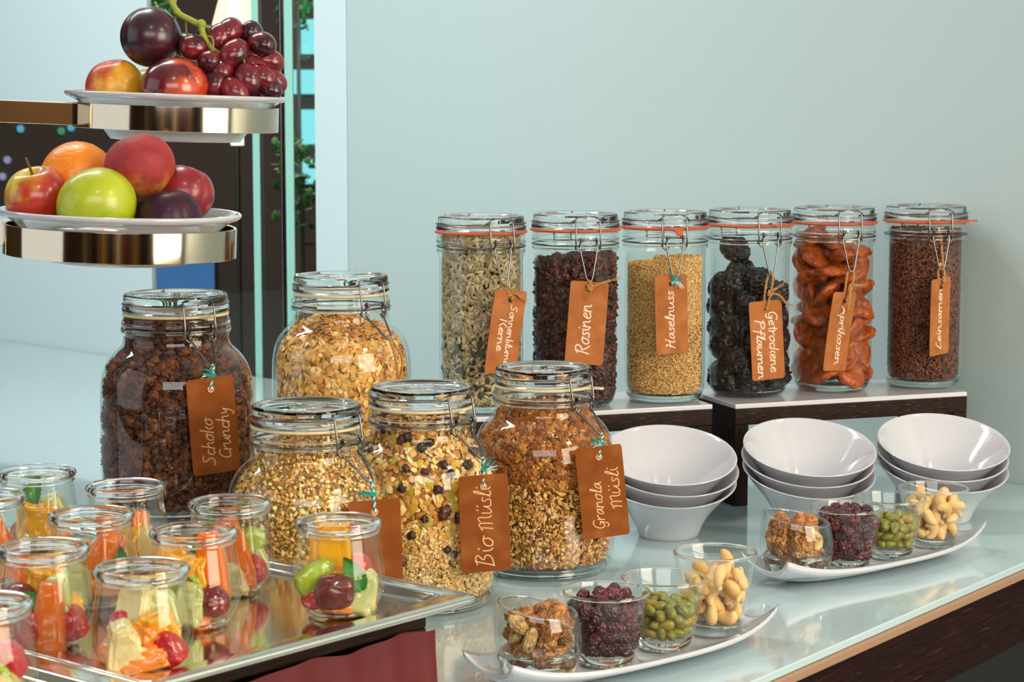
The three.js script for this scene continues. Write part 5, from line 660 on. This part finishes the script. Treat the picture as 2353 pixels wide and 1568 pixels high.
  put('orange', 'orange behind the apples on the lower plate', 'orange', 1, -0.0440, 0.0285, -0.030, deform(ball(26), (v) => v.multiplyScalar(0.0350 * (1 + 0.03 * fbm(v.x * 17, v.y * 17, v.z * 17, 3)))), P({ color: srgb(0xf28a10), roughness: 0.36, clearcoat: 0.25, clearcoatRoughness: 0.3 }), [0, 0, 0]);
  put('peach', 'large rosy peach on top of the lower plate of fruit', 'peach', 1, 0.0180, 0.0415, 0.000, colorize(fruitBody(0.0325, 0.0300, 0.0325, { dimple: 0.22, dw: 0.05, crease: 0.06, bumpy: 0.03 }), (v, c) => { const t = sstep(-0.5, 0.35, v.y / 0.03 + fbm(v.x * 50, v.y * 50, v.z * 50, 4) * 1.3 + 0.62); c.copy(mixc(0xc98a2c, 0xa32a26, t)); c.lerp(srgb(0x7a1c30), clamp(0.25 + fbm(v.x * 90 + 3, v.y * 90, v.z * 90, 3) * 1.2, 0, 0.7)); }), mFruit(0.62, 0, { sheen: 0.8, sheenColor: srgb(0xd8a090), sheenRoughness: 0.5 }), [0.25, -0.7, 0.45]);
  put('nectarine', 'red nectarine behind the dark plum on the lower plate', 'nectarine', 1, 0.0560, 0.0160, -0.018, colorize(fruitBody(0.0275, 0.0268, 0.0275, { dimple: 0.15, crease: 0.05 }), (v, c) => c.copy(mixc(0x780d1c, 0x921a22, 0.5 + fbm(v.x * 60, v.y * 60, v.z * 60, 3) * 1.5))), mFruit(0.36, 0.3), [0.2, 0.8, -0.5]);
  put('plum', 'dark violet plum at the front right of the lower plate', 'plum', 1, 0.0500, -0.0040, 0.030, colorize(fruitBody(0.0288, 0.0265, 0.0270, { dimple: 0.1, crease: 0.04 }), (v, c) => c.copy(mixc(0x2a1420, 0x3e1a2c, 0.5 + fbm(v.x * 70, v.y * 70, v.z * 70, 3) * 2))), mFruit(0.45, 0.08, { specularIntensity: 0.5 }), [0.1, 0.5, 0.1]);
  // upper plate
  put('plum', 'big dark plum resting on top of the upper plate of fruit', 'plum', 0, -0.0235, 0.0570, 0.006, colorize(fruitBody(0.0302, 0.0300, 0.0302, { dimple: 0.08, dw: 0.02, crease: 0.03 }), (v, c) => c.copy(mixc(0x24121c, 0x4a1424, 0.3 + fbm(v.x * 60, v.y * 60, v.z * 60, 3) * 2.0))), mFruit(0.32, 0.35), [0.1, -0.9, 0.05]);
  put('peach', 'yellow and red peach at the left of the upper plate', 'peach', 0, -0.0585, 0.0060, 0.012, colorize(fruitBody(0.0298, 0.0300, 0.0290, { dimple: 0.15, crease: 0.05 }), (v, c) => { const t = sstep(-0.35, 0.5, -v.x / 0.03 * 0.7 + v.y / 0.03 * 0.5 - v.z / 0.05 + fbm(v.x * 45, v.y * 45, v.z * 45, 4) * 1.3); c.copy(mixc(0xe0a022, 0xb8341a, t)); }), mFruit(0.42, 0.25), [0.2, 0.2, 0.15]);
  put('nectarine', 'dark red nectarine with an orange patch on the upper plate', 'nectarine', 0, 0.0040, 0.0035, 0.034, colorize(fruitBody(0.0352, 0.0335, 0.0320, { dimple: 0.1, crease: 0.04, nip: 0.16 }), (v, c) => { const q = Math.exp(-(Math.pow((v.y - 0.018) / 0.022, 2) + Math.pow((v.x + 0.006) / 0.022, 2))); const t = sstep(0.25, 0.7, q + fbm(v.x * 60, v.y * 60, v.z * 60, 4) * 0.8); c.copy(mixc(0x5c1016, 0xd04a1c, t * 0.85)); }), mFruit(0.24, 0.6), [0.95, 0.2, -1.15]);
  put('yellow_apple', 'yellow apple half hidden behind the fruit of the upper plate', 'apple', 0, -0.0290, 0.0010, -0.040, colorize(fruitBody(0.0300, 0.0285, 0.0300, { dimple: 0.25, bottom: 0.1 }), (v, c) => c.copy(mixc(0xd2b434, 0xb89a28, 0.5 + fbm(v.x * 50, v.y * 50, v.z * 50, 2)))), mFruit(0.35, 0.4), [0.1, 0, 0.1]);
  put('plum', 'small dark plum at the back right of the lower plate', 'plum', 1, 0.020, -0.006, -0.055, colorize(fruitBody(0.027, 0.026, 0.027, { dimple: 0.1, crease: 0.04 }), (v, c) => c.copy(mixc(0x3a1420, 0x5a1a24, 0.5 + fbm(v.x * 70, v.y * 70, v.z * 70, 3) * 2))), mFruit(0.4, 0.2), [0.1, 0.2, 0]);
  // grapes: places in millimetres from the plate centre (x, y, z), then size and lean
  const B = thing('grape_bunch', 'bunch of dark red grapes with a thick green stem on the upper plate', 'grapes', pl[0].clone());
  const pos = [[55, 63, 0, 1, 0.2], [75, 58, -8, 1, -0.7], [45, 56, 6, 1, 0.6], [22, 46, 14, 1.05, 1.1], [10, 49, -6, 0.95, 0.3], [37, 32, 26, 0.92, -0.2], [61, 39, 20, 1.1, 1.0], [87, 49, 8, 1.06, 0.9], [93, 33, 4, 0.98, -0.6], [50, 22, 24, 1.0, 0.4], [76, 14, 30, 1.08, 1.2], [88, 17, 22, 1, 0.3], [98, 13, 14, 0.95, -0.2], [96, 6, 22, 0.9, 0.4], [64, 3, 38, 1, 1.3], [44, 12, 30, 1, -0.5], [34, 56, -14, 1, 0.1], [78, 37, 4, 1, 0.2], [80, 26, 12, 1, 0.6], [60, 24, 4, 1, 0.9], [52, 42, -4, 1, 0.3], [70, 46, -14, 1, 0.8], [38, 26, 2, 1, 1.0], [86, 0, 8, 1, 0.6], [66, 6, 10, 1, 0.2], [46, -2, 20, 1, 1.4], [30, 36, -10, 1, 0.5], [88, 24, -12, 1, 0], [60, -4, 26, 1, 0.8], [74, 4, -10, 1, 0.3]];
  const gG = [1, 4, 9].map((s) => colorize(deform(ball(10), (v) => { const t = Math.exp(-((v.x * v.x + v.z * v.z) / 0.02)) * (v.y > 0 ? 0.08 : 0.03); v.set(v.x * 0.0128, v.y * 0.0165 * (1 - t), v.z * 0.0128); }), (v, c) => c.copy(mixc(0x3c0d1c, 0x8c1e26, 0.45 + fbm(v.x * 55 + s, v.y * 55, v.z * 55, 3) * 1.5 + v.y * 22 * (s === 4 ? 1.6 : 0.4)))));
  const mG = mFruit(0.24, 0.45, { transmission: 0.1, thickness: 0 }), sG = new THREE.CylinderGeometry(0.0006, 0.0009, 0.009, 6); sG.translate(0, 0.0195, 0); const mStem = P({ color: srgb(0x9aa23a), roughness: 0.6 }), mTwig = P({ color: srgb(0x8a8a40), roughness: 0.7 });
  pos.forEach(([x, y, z, s, a], i) => { const m = part('grape', gG[i % 3], mG, B); m.position.set(x, y, z).multiplyScalar(0.001); m.quaternion.setFromUnitVectors(V(0, 1, 0), V(50 - x + 26 * Math.sin(i * 2.1), 38 - y + 16 * Math.cos(i * 1.7), -z * 0.5 + 14 * Math.cos(i * 3.1)).normalize()); m.scale.setScalar(s); part('pedicel', sG, mTwig, m); });
  const main = [[-0.018, 0.118, -0.01], [-0.006, 0.098, 0.0], [0.004, 0.081, 0.006], [0.018, 0.073, 0.010], [0.027, 0.068, 0.012], [0.030, 0.059, 0.014], [0.036, 0.049, 0.016], [0.046, 0.040, 0.012]];
  part('stem', merge([tube(main, 0.0033, 60, 10), (() => { const g = new THREE.SphereGeometry(0.0048, 12, 8); g.translate(0.028, 0.0695, 0.012); return g; })(), (() => { const g = new THREE.SphereGeometry(0.0040, 12, 8); g.translate(0.003, 0.082, 0.006); return g; })()]), mStem, B, 'thick yellow green stem');
  const twigs = [[[0.003, 0.082, 0.006], [0.000, 0.070, 0.004], [-0.003, 0.060, 0.002], [0.004, 0.054, 0]], [[0.012, 0.075, 0.008], [0.012, 0.064, 0.006], [0.013, 0.056, 0.004]], [[0.028, 0.069, 0.012], [0.036, 0.066, 0.010], [0.046, 0.062, 0.004]], [[0.030, 0.060, 0.014], [0.024, 0.056, 0.018], [0.022, 0.054, 0.016]], [[0.032, 0.058, 0.014], [0.040, 0.055, 0.020], [0.041, 0.044, 0.026], [0.038, 0.041, 0.027]], [[0.046, 0.040, 0.012], [0.056, 0.041, 0.010], [0.070, 0.044, 0.006], [0.078, 0.047, 0.006]], [[0.046, 0.040, 0.012], [0.054, 0.030, 0.012], [0.066, 0.022, 0.014], [0.080, 0.018, 0.016]], [[0.046, 0.040, 0.010], [0.060, 0.050, -0.004], [0.068, 0.052, -0.008]]];
  part('twig', merge(twigs.map((t) => tube(t, 0.0011, 24, 7))), mTwig, B);
}
renderer.render(scene, camera);
